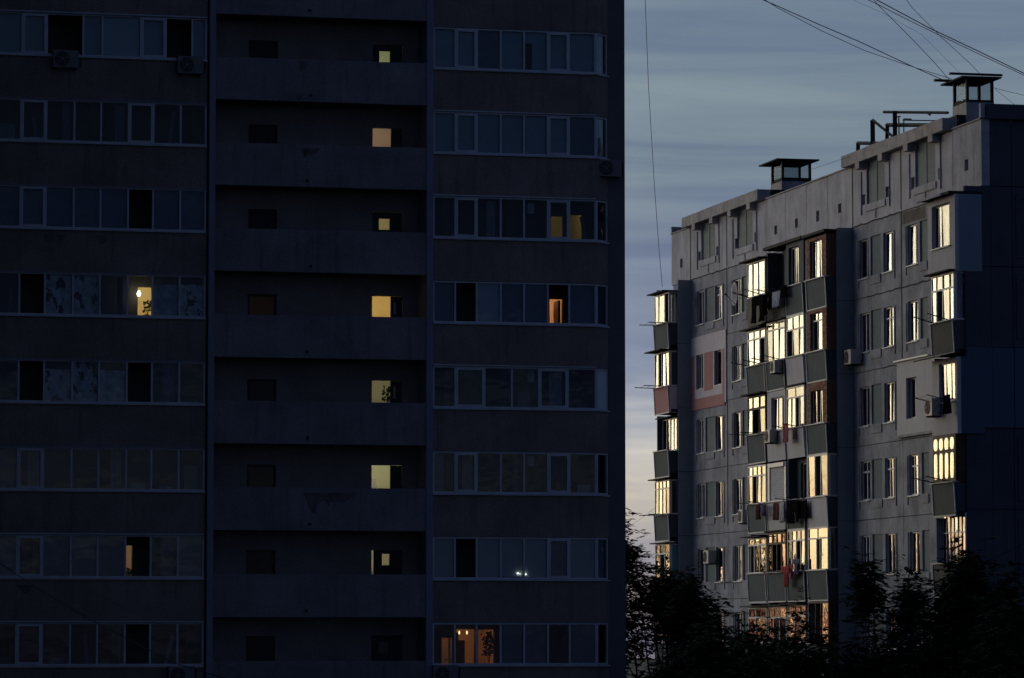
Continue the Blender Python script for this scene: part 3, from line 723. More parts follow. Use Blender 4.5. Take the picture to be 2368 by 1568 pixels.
# painted bays of wall
p = holed('painted_panel', B, 31.40, 36.96, .003, .05, zj(2) - 2.86, zj(2) + .22, [(32.05, 33.17, wz(2)[0], wz(2)[1]), (34.88, 36.0, wz(2)[0], wz(2)[1])], LILAC)
zb2 = wz(2)
for a, b, c, d in ((33.35, 34.70, zb2[0] - .15, zb2[1] + .02), (36.2, 36.85, zb2[0] - .9, zb2[1]), (31.6, 31.9, zb2[0] - .75, zb2[1]), (31.6, 36.19, zb2[0] - .9, zb2[0] - .42)):
    box('pink_field', p, a, b, .051, .056, c, d, PINK)
p = holed('insulated_panel', B, 2.6, 8.95, .006, .09, zj(3) - 2.62, zj(3) + .12, [(WIN['f'][0], WIN['f'][1], wz(3)[0] - .02, wz(3)[1])], WHITE)
box('trim_strip', p, 2.6, 9.0, .091, .16, zj(3) - 2.72, zj(3) - 2.63, CONCF); box('trim_strip', p, 5.2, 9.05, .091, .2, zj(3) + .07, zj(3) + .12, PVC)

# cross walls at the ends of the balcony stacks
for u in (14.27, 36.77):
    for k in range(1, KN): box('cross_wall', B, u, u + .16, .002, FNV, (zj(k + 1) + .01) if k < KN - 1 else 0, zj(k) - .01, FIN)
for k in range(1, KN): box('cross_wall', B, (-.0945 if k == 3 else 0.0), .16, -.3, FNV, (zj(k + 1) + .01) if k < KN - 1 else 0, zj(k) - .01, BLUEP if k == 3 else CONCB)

# ------------------------------------------------------------------ balconies
UNIT = {'L': (36.95, 39.33), 'A': (22.5, 25.0), 'B': (19.85, 22.3), 'C': (17.36, 19.65), 'D': (14.46, 16.95), 'R': (.12, 2.45)}
def parapet(k, n, m, sm=None, rail=True, frame=True):
    u0, u1 = UNIT[n]; z1 = zj(k) - 1.88; z0 = zj(k) - 3.02
    mb = MB(); vt, vb = FV + .05, FV - .015
    mb.prism([(vb - .05, z0), (vb, z0), (vt, z1), (vt - .05, z1)], u0 + .03, u1 - .03, 'u')
    p = mb.build('balcony_parapet', B, m)
    sm = sm or m
    box('parapet_side', p, u0, u0 + .028, .02, FV - .01, z0, z1, sm)
    if frame:
        fm = MB()
        for a in (u0, u1 - .06): fm.prism([(vb - .005, z0 - .01), (vb + .03, z0 - .01), (vt + .03, z1 + .01), (vt - .005, z1 + .01)], a + .005, a + .05, 'u')
        fm.box(u0 + .051, u1 - .056, vb + .005, vb + .03, z0 - .01, z0 + .04)
        fm.build('parapet_frame', p, RAIL)
    if rail: box('rail', p, u0 - .01, u1 + .01, FV - .08, FV + .12, z1 + .012, z1 + .05, RAIL)
    box('balcony_slab', p, u0, u1, .02, FV - .08, z0 + .02, z0 + .16, ROOFM)
    return p
def pane_box(w, u0, u1, v, z0, z1, jit=True):
    a = .018
    return box('pane', w, u0, u1, v - .006, v + .002, z0, z1, rnd.choice(GLASSES), (rnd.uniform(-a, a), 0, rnd.uniform(-a, a)) if jit else None)
def glazing(k, n, fr, tr=None, m=None, opn=(), lo=-1.86, hi=-.34, v=FV, u=None, side=True, top=None, mw=.06, sidem=None, tfr=None):
    "fr: mullion fractions from the left; tr: transom height fraction"
    m = m or PVC; u0, u1 = u or UNIT[n]; z0, z1 = zj(k) + lo, zj(k) + hi
    us = [u1 - (u1 - u0) * f for f in [0, *fr, 1]]           # left to right as seen
    mb = MB(); t = mw
    mb.box(u0, u1, v - .05, v + .01, z0, z0 + t); mb.box(u0, u1, v - .05, v + .01, z1 - t, z1)
    zt = z0 + (z1 - z0) * tr if tr else z1 - t
    if tr: mb.box(u0 + .001, u1 - .001, v - .052, v + .012, zt - t / 2, zt + t / 2)
    for i, q in enumerate(us):
        a, b = (q - t, q) if i == 0 else ((q, q + t) if i == len(us) - 1 else (q - t / 2, q + t / 2))
        mb.box(a, b, v - .049, v + .009, z0 + t, (zt - t / 2 if tr else z1 - t) if tfr is not None and 0 < i < len(us) - 1 else z1 - t)
    tus = us if tfr is None else [u1 - (u1 - u0) * f for f in [0, *tfr, 1]]
    if tfr is not None:
        for q in tus[1:-1]: mb.box(q - t / 2, q + t / 2, v - .049, v + .009, zt + t / 2, z1 - t)
    w = mb.build('balcony_glazing', B, m)
    ztop = zt - t / 2 if tr else z1 - t
    for i in range(len(us) - 1):
        if i not in opn: pane_box(w, us[i + 1] + .02, us[i] - .02, v - .02, z0 + t, ztop)
    if tr:
        for i in range(len(tus) - 1): pane_box(w, tus[i + 1] + .02, tus[i] - .02, v - .02, zt + t / 2, z1 - t)
    if side:
        mb = MB(); mb.box(u0, u0 + .05, v - .11, v - .051, z0, z1); mb.box(u0, u0 + .05, .05, .12, z0, z1); mb.box(u0, u0 + .05, .12, v - .11, z0, z0 + t); mb.box(u0, u0 + .05, .12, v - .11, z1 - t, z1)
        mb.build('side_frame', w, m)
        if sidem: box('side_panel', w, u0 + .01, u0 + .03, .12, v - .11, z0 + t, z1 - t, sidem)
        else: pane_box(w, u0 + .015, u0 + .025, (v) / 2, z0 + t, z1 - t, False).scale = (1, (v - .25) / .008, 1)
    if top: box('balcony_roof', w, u0 - .10, u1 + .15, .02, v + top, z1 + .02, z1 + .07, ROOFM)
    q = rnd.random()
    if q < .45: curtain('curtain', w, u0 + .1, u0 + (u1 - u0) * rnd.uniform(.25, .5), v - .35, z0, z1 - .06, CURT)
    return w
def wallwin(k, n, m, wu, fr, lo=-1.86, hi=-.25, wlo=None, whi=None, v=FV, frm=None, rec=.10, opn=(), tr=None, u=None, sm=None):
    "solid clad front with a window set in it"
    u0, u1 = u or UNIT[n]; z0, z1 = zj(k) + lo, zj(k) + hi; a, b = zj(k) + (wlo if wlo is not None else lo + .05), zj(k) + (whi if whi is not None else hi - .12)
    p = holed('balcony_wall', B, u0, u1, v - .14, v - .001, z0, z1, [(wu[0], wu[1], a, b)], m)
    box('side_wall', p, u0, u0 + .10, .02, v - .141, z0, z1, sm or m)
    t = .05; mb = MB(); vf = v - rec
    us = [wu[1] - (wu[1] - wu[0]) * f for f in [0, *fr, 1]]
    mb.box(wu[0] + .001, wu[1] - .001, vf - .04, vf, a + .001, a + t); mb.box(wu[0] + .001, wu[1] - .001, vf - .04, vf, b - t, b - .001)
    for i, q in enumerate(us):
        c, d = (q - t, q - .001) if i == 0 else ((q + .001, q + t) if i == len(us) - 1 else (q - t / 2, q + t / 2)); mb.box(c, d, vf - .039, vf + .001, a + t, b - t)
    zt = a + (b - a) * tr if tr else None
    if tr: mb.box(wu[0] + .002, wu[1] - .002, vf - .041, vf + .003, zt - .025, zt + .025)
    w = mb.build('window', p, frm or PVC)
    for i in range(len(us) - 1):
        if i not in opn: pane_box(w, us[i + 1] + .02, us[i] - .02, vf - .02, a + t, (zt - .025) if tr else b - t)
        if tr: pane_box(w, us[i + 1] + .02, us[i] - .02, vf - .02, zt + .025, b - t)
    box('window_sill', w, wu[0] - .05, wu[1] + .05, vf + .002, v + .07, a - .05, a - .012, SILL)
    return p
# dividers between neighbouring balconies
for k in range(1, 8):
    for a, b in ((16.97, 17.34), (19.67, 19.83), (22.32, 22.48)):
        box('divider', B, a, b, .02, FV - .06, zj(k) - 3.0, zj(k) - .22, FIN if a < 17 else SHEET)
    box('divider', B, 25.02, 25.10, .02, FV - .12, zj(k) - 3.0, zj(k) - .25, SHEET)
    box('divider', B, 39.34, 39.42, .02, FV - .12, zj(k) - 3.0, zj(k) - .25, SHEET)
    box('divider', B, 2.47, 2.55, .02, FV - .12, zj(k) - 3.0, zj(k) - .25, CONCD)

# far stack
parapet(1, 'L', SHEET); glazing(1, 'L', [.28, .70], opn=(2,), lo=-1.90, hi=-.52, top=.32)
parapet(2, 'L', PINK, LILAC); glazing(2, 'L', [.27, .50, .76], opn=(1,), hi=-.30, top=.45, sidem=SHEET)
parapet(3, 'L', SHEET); glazing(3, 'L', [.30, .55, .78], opn=(), v=FNV + .02, hi=-.42, side=False, m=PVC, top=.30)
parapet(4, 'L', SHEET); glazing(4, 'L', [.25, .5, .75], tr=.76, hi=-.34, top=.30)
parapet(5, 'L', SHEET); glazing(5, 'L', [.33, .66], tr=.72, opn=(1,), hi=-.34, top=.22, sidem=TEAL)
parapet(6, 'L', SHEET); glazing(6, 'L', [.25, .5, .75], tr=.70, hi=-.34)
# middle stacks
parapet(1, 'A', BEIGE, frame=False, rail=False); glazing(1, 'A', [.30, .62], hi=-.42, top=.32, m=PVC, sidem=SHEETD)
parapet(2, 'A', SHEET); glazing(2, 'A', [.35, .68], tr=.74, opn=(2,), hi=-.40, top=.30)
parapet(3, 'A', SHEET); glazing(3, 'A', [.28, .64], tr=.66, opn=(1,), m=WOODL, hi=-.25, top=.28, mw=.09)
parapet(4, 'A', SHEET); glazing(4, 'A', [.25, .5, .72], tr=.74, opn=(1,), hi=-.30)
parapet(5, 'A', SHEET); glazing(5, 'A', [.33, .62], tr=.80, opn=(0,), hi=-.42, top=.32)
parapet(6, 'A', SHEET); glazing(6, 'A', [.40], tr=.72, hi=-.42, top=.34)
parapet(1, 'B', SHEETD, rail=False, frame=False)
w = box('recess_wall', B, 19.87, 21.10, .55, .62, zj(1) - 1.9, zj(1) - .2, SHEET); box('recess_side', w, 21.12, 22.28, .30, .36, zj(1) - 1.9, zj(1) - .15, SHEETD)
box('recess_roof', w, 17.4, 22.4, .02, FV + .12, zj(1) - .14, zj(1) - .02, ROOFM)
parapet(2, 'B', SHEET); glazing(2, 'B', [.33, .66], tr=.80, hi=-.28, top=.18)
parapet(3, 'B', WHITE, frame=False); wallwin(3, 'B', WHITE, (20.05, 21.75), [.34, .67], rec=.11, opn=(2,), wlo=-1.80, whi=-.50)
parapet(4, 'B', WHITE, SHEET)
p = holed('shutter_frame', B, *UNIT['B'], FV - .10, FV, zj(4) - 1.86, zj(4) - .30, [(20.05, 22.05, zj(4) - 1.80, zj(4) - .48)], PVC)
for i in range(18): box('shutter_slat', p, 20.051, 22.049, FV - .07 - .006 * (i % 2), FV - .045, zj(4) - 1.795 + i * .0725, zj(4) - 1.73 + i * .0725, WHITE)
box('shutter_box', p, 20.0, 22.1, FV + .002, FV + .06, zj(4) - .47, zj(4) - .31, PVC)
parapet(5, 'B', SHEET); glazing(5, 'B', [.25, .5, .75], tr=.72, m=WOOD, hi=-.25, opn=(1, 2), mw=.09, top=.12)
parapet(6, 'B', SHEET); glazing(6, 'B', [.3, .62], tr=.70, hi=-.40, top=.30)
parapet(1, 'C', SHEET, frame=True); wallwin(1, 'C', SHEET, (18.02, 19.32), [.36, .55], rec=.12, opn=(0,), sm=BEIGE, whi=-.33, hi=-.16)
parapet(2, 'C', WHITE, frame=False); glazing(2, 'C', [.36, .72], tr=.66, opn=(0,), hi=-.22)
parapet(3, 'C', WHITE, frame=False); glazing(3, 'C', [.26, .50, .72], tr=.74, tfr=[.5], opn=(2,), hi=-.22, top=.12)
parapet(4, 'C', SHEET); wallwin(4, 'C', SHEET, (17.75, 19.1), [.55, .75], v=.62, rec=.10, opn=(0,), wlo=-1.84, whi=-.40)
parapet(5, 'C', SHEET); glazing(5, 'C', [.25, .5, .75], tr=.74, hi=-.22, opn=(2,))
parapet(6, 'C', SHEET); glazing(6, 'C', [.4, .7], tr=.72, hi=-.36, top=.34)
parapet(1, 'D', SHEET); parapet(2, 'D', SHEET); parapet(3, 'D', SHEET)
parapet(4, 'D', WHITE, SHEET, frame=False); glazing(4, 'D', [.36, .66], opn=(1,), hi=-.22, side=True, sidem=FIN)
parapet(5, 'D', SHEET); glazing(5, 'D', [.42, .6], tr=.74, tfr=[.48], opn=(1,), hi=-.20)
parapet(6, 'D', SHEET); glazing(6, 'D', [.35, .62], m=WOOD, hi=-.25, opn=(0, 1))
# brick-clad balconies
BRK = {}
nb = 0
for k, fr, tr, opn in ((1, [.33, .62], None, ()), (2, [.44], .78, (0,)), (3, [.33, .62], None, (1,))):
    u0, u1 = UNIT['D']; wu = (15.02, 16.50); zlo, zhi = zj(k) - 1.86, zj(k) - .22; wb = zhi - (.26 if k == 3 else .10)
    p = wallwin(k, 'D', MORTAR, wu, fr, rec=.09, opn=opn, tr=tr, hi=-.22, wlo=-1.82, whi=wb - zj(k), sm=MORTAR)
    sb = MB(); rows = int((zhi - zlo) / .10)
    for i in range(rows):
        z = zlo + i * .10 + .008; of = .11 if i % 2 else 0
        def run(a, b):
            global nb
            x = a - of
            while x < b - .03:
                s, e = max(x, a), min(x + .21, b)
                if e - s > .04:
                    box('brick', p, s, e, FV - .03, FV + .012 + rnd.choice((0, .003, .006)), z, z + .084, rnd.choice(BRICKS)); nb += 1
                x += .222
        if zlo + (i + 1) * .10 < wb + .02: run(u0, wu[0] - .01); run(wu[1] + .01, u1)
        else: run(u0, u1)
        x = .05 - of
        while x < FV - .16:
            sb.box(u0 - .016, u0 - .001, max(x, .03), min(x + .21, FV - .15), z, z + .084); x += .222
    o = sb.build('brick_side', p, BRICKS[1]); o['kind'] = 'stuff'
box('balcony_roof', B, 14.3, 17.2, .02, FV + .15, zj(1) - .16, zj(1) - .06, ROOFM)
# near stack
wallwin(1, 'R', WHITE, (.47, 2.38), [.20, .36, .78], v=FV, u=(-.02, 2.80), lo=-2.98, hi=-.30, wlo=-2.02, whi=-.52, rec=.13, sm=FIN)
box('balcony_roof', B, -.02, 3.0, .0, FV + .22, zj(1) - .285, zj(1) - .20, ROOFM); box('roof_lip', B, .6, 3.2, FV + .221, FV + .30, zj(1) - .30, zj(1) - .22, CONC)
parapet(2, 'R', SHEETD); glazing(2, 'R', [.22, .50, .80], tr=.68, opn=(1,), hi=-.18, top=.25)
wallwin(3, 'R', WHITE, (.12, 1.75), [.34, .66], u=(-.11, 2.5), lo=-3.0, hi=-.35, wlo=-1.85, whi=-.50, rec=.08, opn=(), sm=BLUEP)
mb = MB(); mb.prism([(.0, zj(3) + .05), (FV + .55, zj(3) - .32), (FV + .55, zj(3) - .36), (.0, zj(3) - .02)], .0, 2.9, 'u'); mb.build('canopy', B, ROOFM)
parapet(4, 'R', SHEET)
w = box('carved_front', B, *UNIT['R'], FV - .08, FV, zj(4) - 1.86, zj(4) - .18, WOOD)
for i in range(4):
    cu = UNIT['R'][0] + .33 + i * .56
    for za, zb, rx in ((-.72, -.30, .20), (-1.72, -.82, .17)):
        mb = MB(); pts = []
        cz, hz = zj(4) + (za + zb) / 2, (zb - za) / 2
        for q in range(20):
            an = 2 * math.pi * q / 20; c_, s_ = math.cos(an), math.sin(an); e = .45
            pts.append((cu + rx * math.copysign(abs(c_) ** e, c_) * (1 if abs(s_) < .7 or za < -1 else .92), cz + hz * math.copysign(abs(s_) ** (e if za < -1 else .8), s_)))
        mb.prism(pts, FV + .004, FV + .010, 'v'); mb.build('pane', w, GLASS)
box('side_panel', w, UNIT['R'][0] - .02, UNIT['R'][0], .02, FV - .09, zj(4) - 1.86, zj(4) - .18, WOOD)
parapet(5, 'R', SHEETD); glazing(5, 'R', [.17, .34, .5, .67, .84], tr=.62, v=FNV + .05, u=(.05, 2.40), hi=-.12, mw=.035, side=False)
parapet(6, 'R', SHEET); glazing(6, 'R', [.4, .7], tr=.7, hi=-.3)
box('rust_stain', B, 18.2, 18.65, FV + .072, FV + .078, zj(3) - 2.3, zj(3) - 1.95, RUST)

# ------------------------------------------------------------------ things on the roof of the block
def on(face, name, label, cat, u, v, z, group=None): return thing(name, label, cat, face.w(u, v, z), face.rot, group)
def shelter(label, x, y_base, v_, su, sv, hbase, post_h, roof_over, broken=False):
    u0 = UR(x, y_base, v_)
    t = on(FR, 'vent_shelter', label, 'roof vent', u0, v_, ZW - .15)
    mb = MB()
    mb.box(0, su, -sv, 0, 0, hbase); mb.build('shaft', t, CONCF)
    cap = MB(); n = 7
    for i in range(n):
        a = su * i / n; cap.box(a + .02, a + su / n - .03, -sv + .001, -.001, hbase + .001, hbase + rnd.uniform(.05, .16))
    cap.build('broken_rim', t, ROOFM)
    z0 = hbase + .03; z1 = hbase + post_h
    for a in (.06, su - .06):
        for b in (-sv + .06, -.06): box('post', t, a - .05, a + .05, b - .05, b + .05, z0, z1, STEEL)
    for a, b, c, d in ((.06, .06, -sv + .12, -.12), (su - .06, su - .06, -sv + .12, -.12)):
        box('plastic_sheet', t, a - .004, a + .004, c, d if not broken else c + (d - c) * .5, z0 + .05, z1, FILMW)
    box('plastic_sheet', t, .12, su - .12, -.065, -.055, z0 + .05, z1, FILMW)
    ro = roof_over; mb = MB()
    mb.prism([(-ro * .7, -sv - ro * .6), (su + ro * 1.7, -sv - ro * .5), (su + ro * 1.8, ro * .7), (-ro * .6, ro * .7)], z1 + .001, z1 + .06); mb.build('roof_slab', t, ROOFM)
    if broken:
        box('loose_plank', t, su + ro * .2, su + ro * .2 + .14, -sv * .4, ro + .30, z1 + .09, z1 + .17, STEEL); box('loose_plank', t, -.25, -.12, -sv - ro * .7, ro + .35, z1 + .09, z1 + .16, STEEL)
    return t
shelter('concrete vent shaft with posts, plastic sheets and flat black roof above the balcony stack', 1807, 430, -1.1, 1.55, 1.30, 1.10, .85, .42)
shelter('concrete vent shaft with broken flat roof and loose planks beside the roof frames', 2234, 275, -.75, 1.45, 1.05, 1.25, .85, .34, True)

def bars(name, label, segs, r=.06):
    "roof frame: bars between points measured in the photograph on a plane set back from the facade"
    t = on(FR, name, label, 'roof frame', 0, 0, ZW - .15)
    for (xa, ya, va, xb, yb, vb, rr) in segs:
        ua, za = FR.uz(xa, ya, va); ub, zb = FR.uz(xb, yb, vb); za -= ZW - .15; zb -= ZW - .15
        mb = MB(); mb.tube([(ua, va, za), (ub, vb, zb)], rr * r, 4); mb.build('bar', t, STEEL)
    return t
S = .3906; cvx = lambda a: 1444.7 + S * a; cvy = lambda b: S * b
def seg(x0, y0, x1, y1, r=1.0, v0=-1.2, v1=None): return (cvx(x0), cvy(y0), v0, cvx(x1), cvy(y1), v0 if v1 is None else v1, r)
bars('roof_frame', 'tall black steel frame with diagonal brace on the block roof', [seg(1465, 712, 1467, 885, 1.6), seg(1467, 712, 1592, 815, 1.1), seg(1597, 658, 1598, 840, 1.5), seg(1530, 664, 1912, 668, .9, -1.2, -1.6), seg(1790, 668, 1805, 680, .8)])
bars('roof_frame', 'low black rail with one leg at the start of the near fascia', [seg(1380, 848, 1378, 915, 1.4), seg(1376, 848, 1535, 850, 1.2)])
bars('roof_frame', 'mid height black rail on a leaning leg behind the near fascia', [seg(1553, 742, 1550, 850, 1.3), seg(1548, 741, 1815, 741, 1.3, -1.4)])
bars('roof_frame', 'thin black antenna rail on a slender leg behind the near fascia', [seg(1650, 708, 1650, 810, .6, -1.6), seg(1645, 712, 1865, 716, .6, -1.6), seg(1650, 707, 1692, 708, 1.0, -1.6), seg(1620, 690, 1622, 810, .7, -1.5), seg(1610, 692, 1630, 690, .6, -1.5)], .04)
mb = MB(); mb.box(-.4, .35, -.5, 0, 0, .75); c = on(FR, 'roof_hatch', 'dark roof hatch box beside the broken vent shaft', 'hatch', UR(2200, 300, -.4), -.45, ZW - .15); mb.build('hatch_body', c, ROOFM); box('hatch_lid', c, -.45, .4, -.55, .03, .751, .80, STEEL)
mb = MB(); mb.box(-.4, .4, -.6, 0, 0, .62); c = on(FR, 'roof_hatch', 'dark roof hatch box at the end of the far fascia', 'hatch', UR(1772, 445, -.4), -.45, ZW - .15); mb.build('hatch_body', c, ROOFM); box('hatch_lid', c, -.45, .45, -.65, .03, .621, .66, STEEL)

# ------------------------------------------------------------------ air conditioners
def aircon(face, x, y, v, label, w=.82, h=.56, d=.30, sc_=1.0, grille=ACD):
    u, z = face.uz(x, y, v)
    t = on(face, 'air_conditioner', label, 'air conditioner', u, v, z - h / 2, 'air conditioners on the walls')
    w, h, d = w * sc_, h * sc_, d * sc_
    mb = MB(); mb.box(-w / 2, w / 2, 0, d, 0, h); mb.build('casing', t, ACT if face is FL else ACW)
    mb = MB(); r = h * .42; cu = w * .14; pts = [(cu + r * math.cos(a * math.pi / 10), h / 2 + r * math.sin(a * math.pi / 10)) for a in range(20)]
    mb.prism(pts, d + .002, d + .02, 'v'); gr = mb.build('fan_grille', t, grille)
    mb = MB()
    for a in range(5):
        an = a * 2 * math.pi / 5; mb.tube([(cu + .03 * math.cos(an), d + .024, h / 2 + .03 * math.sin(an)), (cu + r * .9 * math.cos(an + .4), d + .024, h / 2 + r * .9 * math.sin(an + .4))], .012, 4)
    mb.tube([(cu, d + .02, h / 2), (cu, d + .035, h / 2)], .05, 8); mb.build('fan_hub', gr, ACT)
    for a in (-w * .38, w * .34): box('bracket', t, a, a + .04, -.02 if v < .5 else -.05, d * .95, -.05, -.002, STEEL)
    mb = MB(); mb.tube([(-w / 2, .08, .1), (-w / 2 - .10, .03, .06), (-w / 2 - .12, -.0, h * .9)], .018, 5); mb.build('hose', t, WIRE)
    return t
aircon(FL, 150, 139, .03, 'air conditioner under the white sill of the tower, beside the open sash', grille=ACD)
aircon(FL, 437, 153, .03, 'air conditioner under the tower sill right against the pilaster')
aircon(FL, 1404, 391, -.40, 'air conditioner hung at the splayed corner of the tower below blue blinds')
aircon(FL, 1026, 1558, .03, 'air conditioner below the orange lit tower windows')
aircon(FL, 416, 1561, .03, 'air conditioner under the lowest tower sill near the pilaster')
aircon(FR, 1802, 848, FV + .10, 'air conditioner on the grey parapet between white framed balconies', .62, .50)
aircon(FR, 1790, 1009, FV + .10, 'air conditioner on the white parapet beside the pink towel', .66, .50)
aircon(FR, 1985, 826, .02, 'air conditioner on the bare wall next to the cross wall', .80, .55, .45)
aircon(FR, 2166, 942, FV + .02, 'air conditioner with rusty orange grille on the white insulated balcony', .72, .60, .32, grille=RUST)
aircon(FR, 1727, 1194, .02, 'air conditioner low on the wall beside the laundry balcony', .60, .55)
aircon(FR, 1651, 1288, .02, 'air conditioner set between two windows above the trees', .75, .55, .38, grille=SHEETD)

# satellite dish outside a window
u, z = FR.uz(1706, 680, .45)
t = on(FR, 'satellite_dish', 'white oval satellite dish in front of a top floor window', 'satellite dish', u, .45, z)
mb = MB(); n = 20
for i in range(5):
    for j in range(n):
        a = 2 * math.pi * j / n; r = .46 * (i + 1) / 5; mb.v.append((r * math.cos(a), .16 * (r / .46) ** 2, r * 1.08 * math.sin(a)))
for i in range(4):
    for j in range(n): mb.f.append((i * n + j, i * n + (j + 1) % n, (i + 1) * n + (j + 1) % n, (i + 1) * n + j))
mb.f.append(tuple(range(n)))
d = mb.build('dish', t, WHITE, True)
so_ = d.modifiers.new('s', 'SOLIDIFY'); so_.thickness = .015
mb = MB(); mb.tube([(0, 0, 0), (0, -.25, -.05), (.1, -.44, -.1)], .025, 6); mb.build('mount', t, STEEL)
mb = MB(); mb.tube([(0, .1, -.45), (0, .50, -.05)], .015, 5); mb.tube([(0, .50, -.05), (0, .58, .0)], .04, 6); mb.build('feed_arm', t, STEEL)

# ------------------------------------------------------------------ drying racks and laundry on the balconies
def rack(n, k, label, out=.75, up=.12, two=(.2, .85), z=-1.84, lines=3, m=STEEL):
    u0, u1 = UNIT[n]; L_ = u1 - u0
    t = on(FR, 'drying_rack', label, 'drying rack', u0, FV + .07, zj(k) + z)
    for q in two:
        mb = MB(); mb.tube([(L_ * q, -.05, 0), (L_ * q, out, up)], .020, 5); mb.build('arm', t, m)
    for i in range(lines):
        f = .35 + .6 * i / max(1, lines - 1); mb = MB(); mb.tube([(L_ * two[0], out * f, up * f), (L_ * (two[0] + two[1]) / 2, out * f, up * f - .05), (L_ * two[1], out * f, up * f)], .007, 4); mb.build('line', t, m)
    return t
rack('L', 1, 'thin rods of a drying rack at the topmost balcony of the far stack', .72, .0)
rack('L', 2, 'thin rods of a drying rack above the pink balcony parapet', .95, .02)
rack('L', 4, 'drying rack rods above the treetop on the far stack', .75, -.02)
rack('A', 1, 'drying rack hung with black garments below the top balcony', .70, .22)
rack('B', 1, 'drying rack with pale cloth outside the open dark recess', .55, .10)
rack('A', 2, 'drying rack arms on the balcony beside an open sash', .75, .16)
rack('B', 2, 'drying rack arms over the air conditioner on the grey parapet', .7, .15)
rack('A', 3, 'drying rack on the balcony with black wooden window frames', .85, .04)
rack('C', 3, 'drying rack holding the pink towel', .65, .10)
rack('A', 4, 'drying rack with small dark garments beside the roller shutter', .55, .06)
rack('C', 4, 'drying rack with large black cloths', .55, .05)
rack('B', 5, 'drying rack with red clothes on the brown framed balcony', .55, .05)
rack('R', 2, 'slanting drying rack arms on the dark parapet near the gable', .75, .22)
rack('R', 3, 'drying rack arms above the rusty air conditioner', .8, .2)
rack('R', 4, 'drying rack at the carved wooden balcony front', .85, .18)
CL = {'k': mat('black_cloth', (.010, .010, .012), .95, .3, 4, spec=0), 'b': mat('pale_blue_cloth', (.34, .38, .46), .9, .25, 6, spec=0), 'p': mat('pink_cloth', (.36, .13, .15), .9, .2, 6, spec=0), 'r': mat('red_cloth', (.34, .075, .07), .9, .25, 5, spec=0), 'o': mat('brown_cloth', (.14, .07, .05), .9, .25, 6, spec=0), 'w': mat('white_cloth', (.55, .55, .57), .9, .15, 5, spec=0), 'v': mat('violet_cloth', (.16, .13, .22), .9, .2, 5, spec=0)}
def garment(x0, x1, y0, y1, c, label, kind='towel', v=FV + .45, name=None):
    "a cloth hanging from its top edge; trousers and shirts are cut to shape"
    ua, za = FR.uz(x1, (y0 + y1) / 2, v)[0], FR.uz((x0 + x1) / 2, y1, v)[1]; ub, zb = FR.uz(x0, (y0 + y1) / 2, v)[0], FR.uz((x0 + x1) / 2, y0, v)[1]
    w, h = max(ub - ua, .25), zb - za
    me = MB(); nx, nz = 12, 16; s = rnd.random() * 30; idx = {}
    def inside(a, b):                        # a across 0..1, b down 0..1
        if kind == 'trousers': return not (b > .35 and abs(a - .5) < .05 + .10 * (b - .35))
        if kind == 'shirt': return (b < .32) or .2 < a < .8
        if kind == 'jacket': return (b < .75 or .1 < a < .9) and not (b > .55 and abs(a - .18) < .04) and not (b > .6 and abs(a - .8) < .05)
        return True
    for i in range(nx + 1):
        for j in range(nz + 1):
            a, b = i / nx, j / nz
            fold = .05 * math.sin(a * 17 + s) * (0.3 + b) + .05 * noise.noise(Vector((a * 3, b * 2, s)))
            pinch = 1 - .12 * b * math.sin(s) ; edge = .05 * noise.noise(Vector((a * 4, s, 2))) if j == nz else 0
            idx[i, j] = len(me.v); me.v.append(((a - .5) * w * pinch, fold, -b * h * (1 + edge)))
    for i in range(nx):
        for j in range(nz):
            if inside((i + .5) / nx, (j + .5) / nz): me.f.append((idx[i, j], idx[i + 1, j], idx[i + 1, j + 1], idx[i, j + 1]))
    o = me.build(name or 'garment', None, CL[c], True, origin=(0, 0, 0))
    o.location = FR.w((ua + ub) / 2, v, zb); o.rotation_euler = (0, 0, FR.rot)
    sm = o.modifiers.new('s', 'SOLIDIFY'); sm.thickness = .012
    return tag(o, label, 'laundry')
BX = lambda a: 1699 + .2211 * a
BY = lambda b: 462.4 + .2211 * b
FY = lambda b: 780.2 + .2211 * b
HX = lambda a: 1444.7 + .2996 * a
HY = lambda b: 1098 + .2996 * b
garment(BX(180), BX(300), BY(1000), BY(1280), 'k', 'black trousers hanging lowest on the rack of the top balcony', 'trousers')
garment(BX(270), BX(345), BY(985), BY(1200), 'k', 'black jacket hanging from the rack of the top balcony', 'jacket', FV + .35)
garment(BX(330), BX(385), BY(955), BY(1150), 'k', 'narrow black shirt beside the pale cloth at the dark recess', 'shirt', FV + .3)
garment(BX(372), BX(480), BY(965), BY(1120), 'b', 'pale blue sheet crumpled on the rack of the dark recess', 'towel', FV + .25)
garment(BX(482), BX(540), BY(895), BY(1020), 'k', 'small black bundle hanging at the end of the recess rack', 'towel', FV + .2)
garment(BX(495), BX(560), FY(900), FY(1095), 'p', 'pink towel hanging beside the air conditioner', 'towel', FV + .35, 'towel')
garment(HX(1245), HX(1332), HY(192), HY(372), 'k', 'large black cloth covering a grey parapet', 'jacket', FV + .30)
garment(HX(1330), HX(1400), HY(200), HY(335), 'k', 'dark cloth next to the large black cloth', 'towel', FV + .2)
garment(HX(1152), HX(1190), HY(215), HY(350), 'o', 'brown towel hanging before a white parapet', 'towel', FV + .3, 'towel')
garment(HX(1195), HX(1228), HY(225), HY(365), 'w', 'pale grey towel beside the brown towel', 'towel', FV + .3, 'towel')
garment(HX(1012), HX(1042), HY(230), HY(345), 'o', 'small brown garment on the rack beside the roller shutter', 'trousers', FV + .3)
garment(HX(1045), HX(1078), HY(232), HY(320), 'v', 'violet garment on the rack beside the roller shutter', 'shirt', FV + .3)
garment(HX(1212), HX(1268), HY(705), HY(862), 'r', 'long red garment over the parapet above the trees', 'shirt', FV + .30)
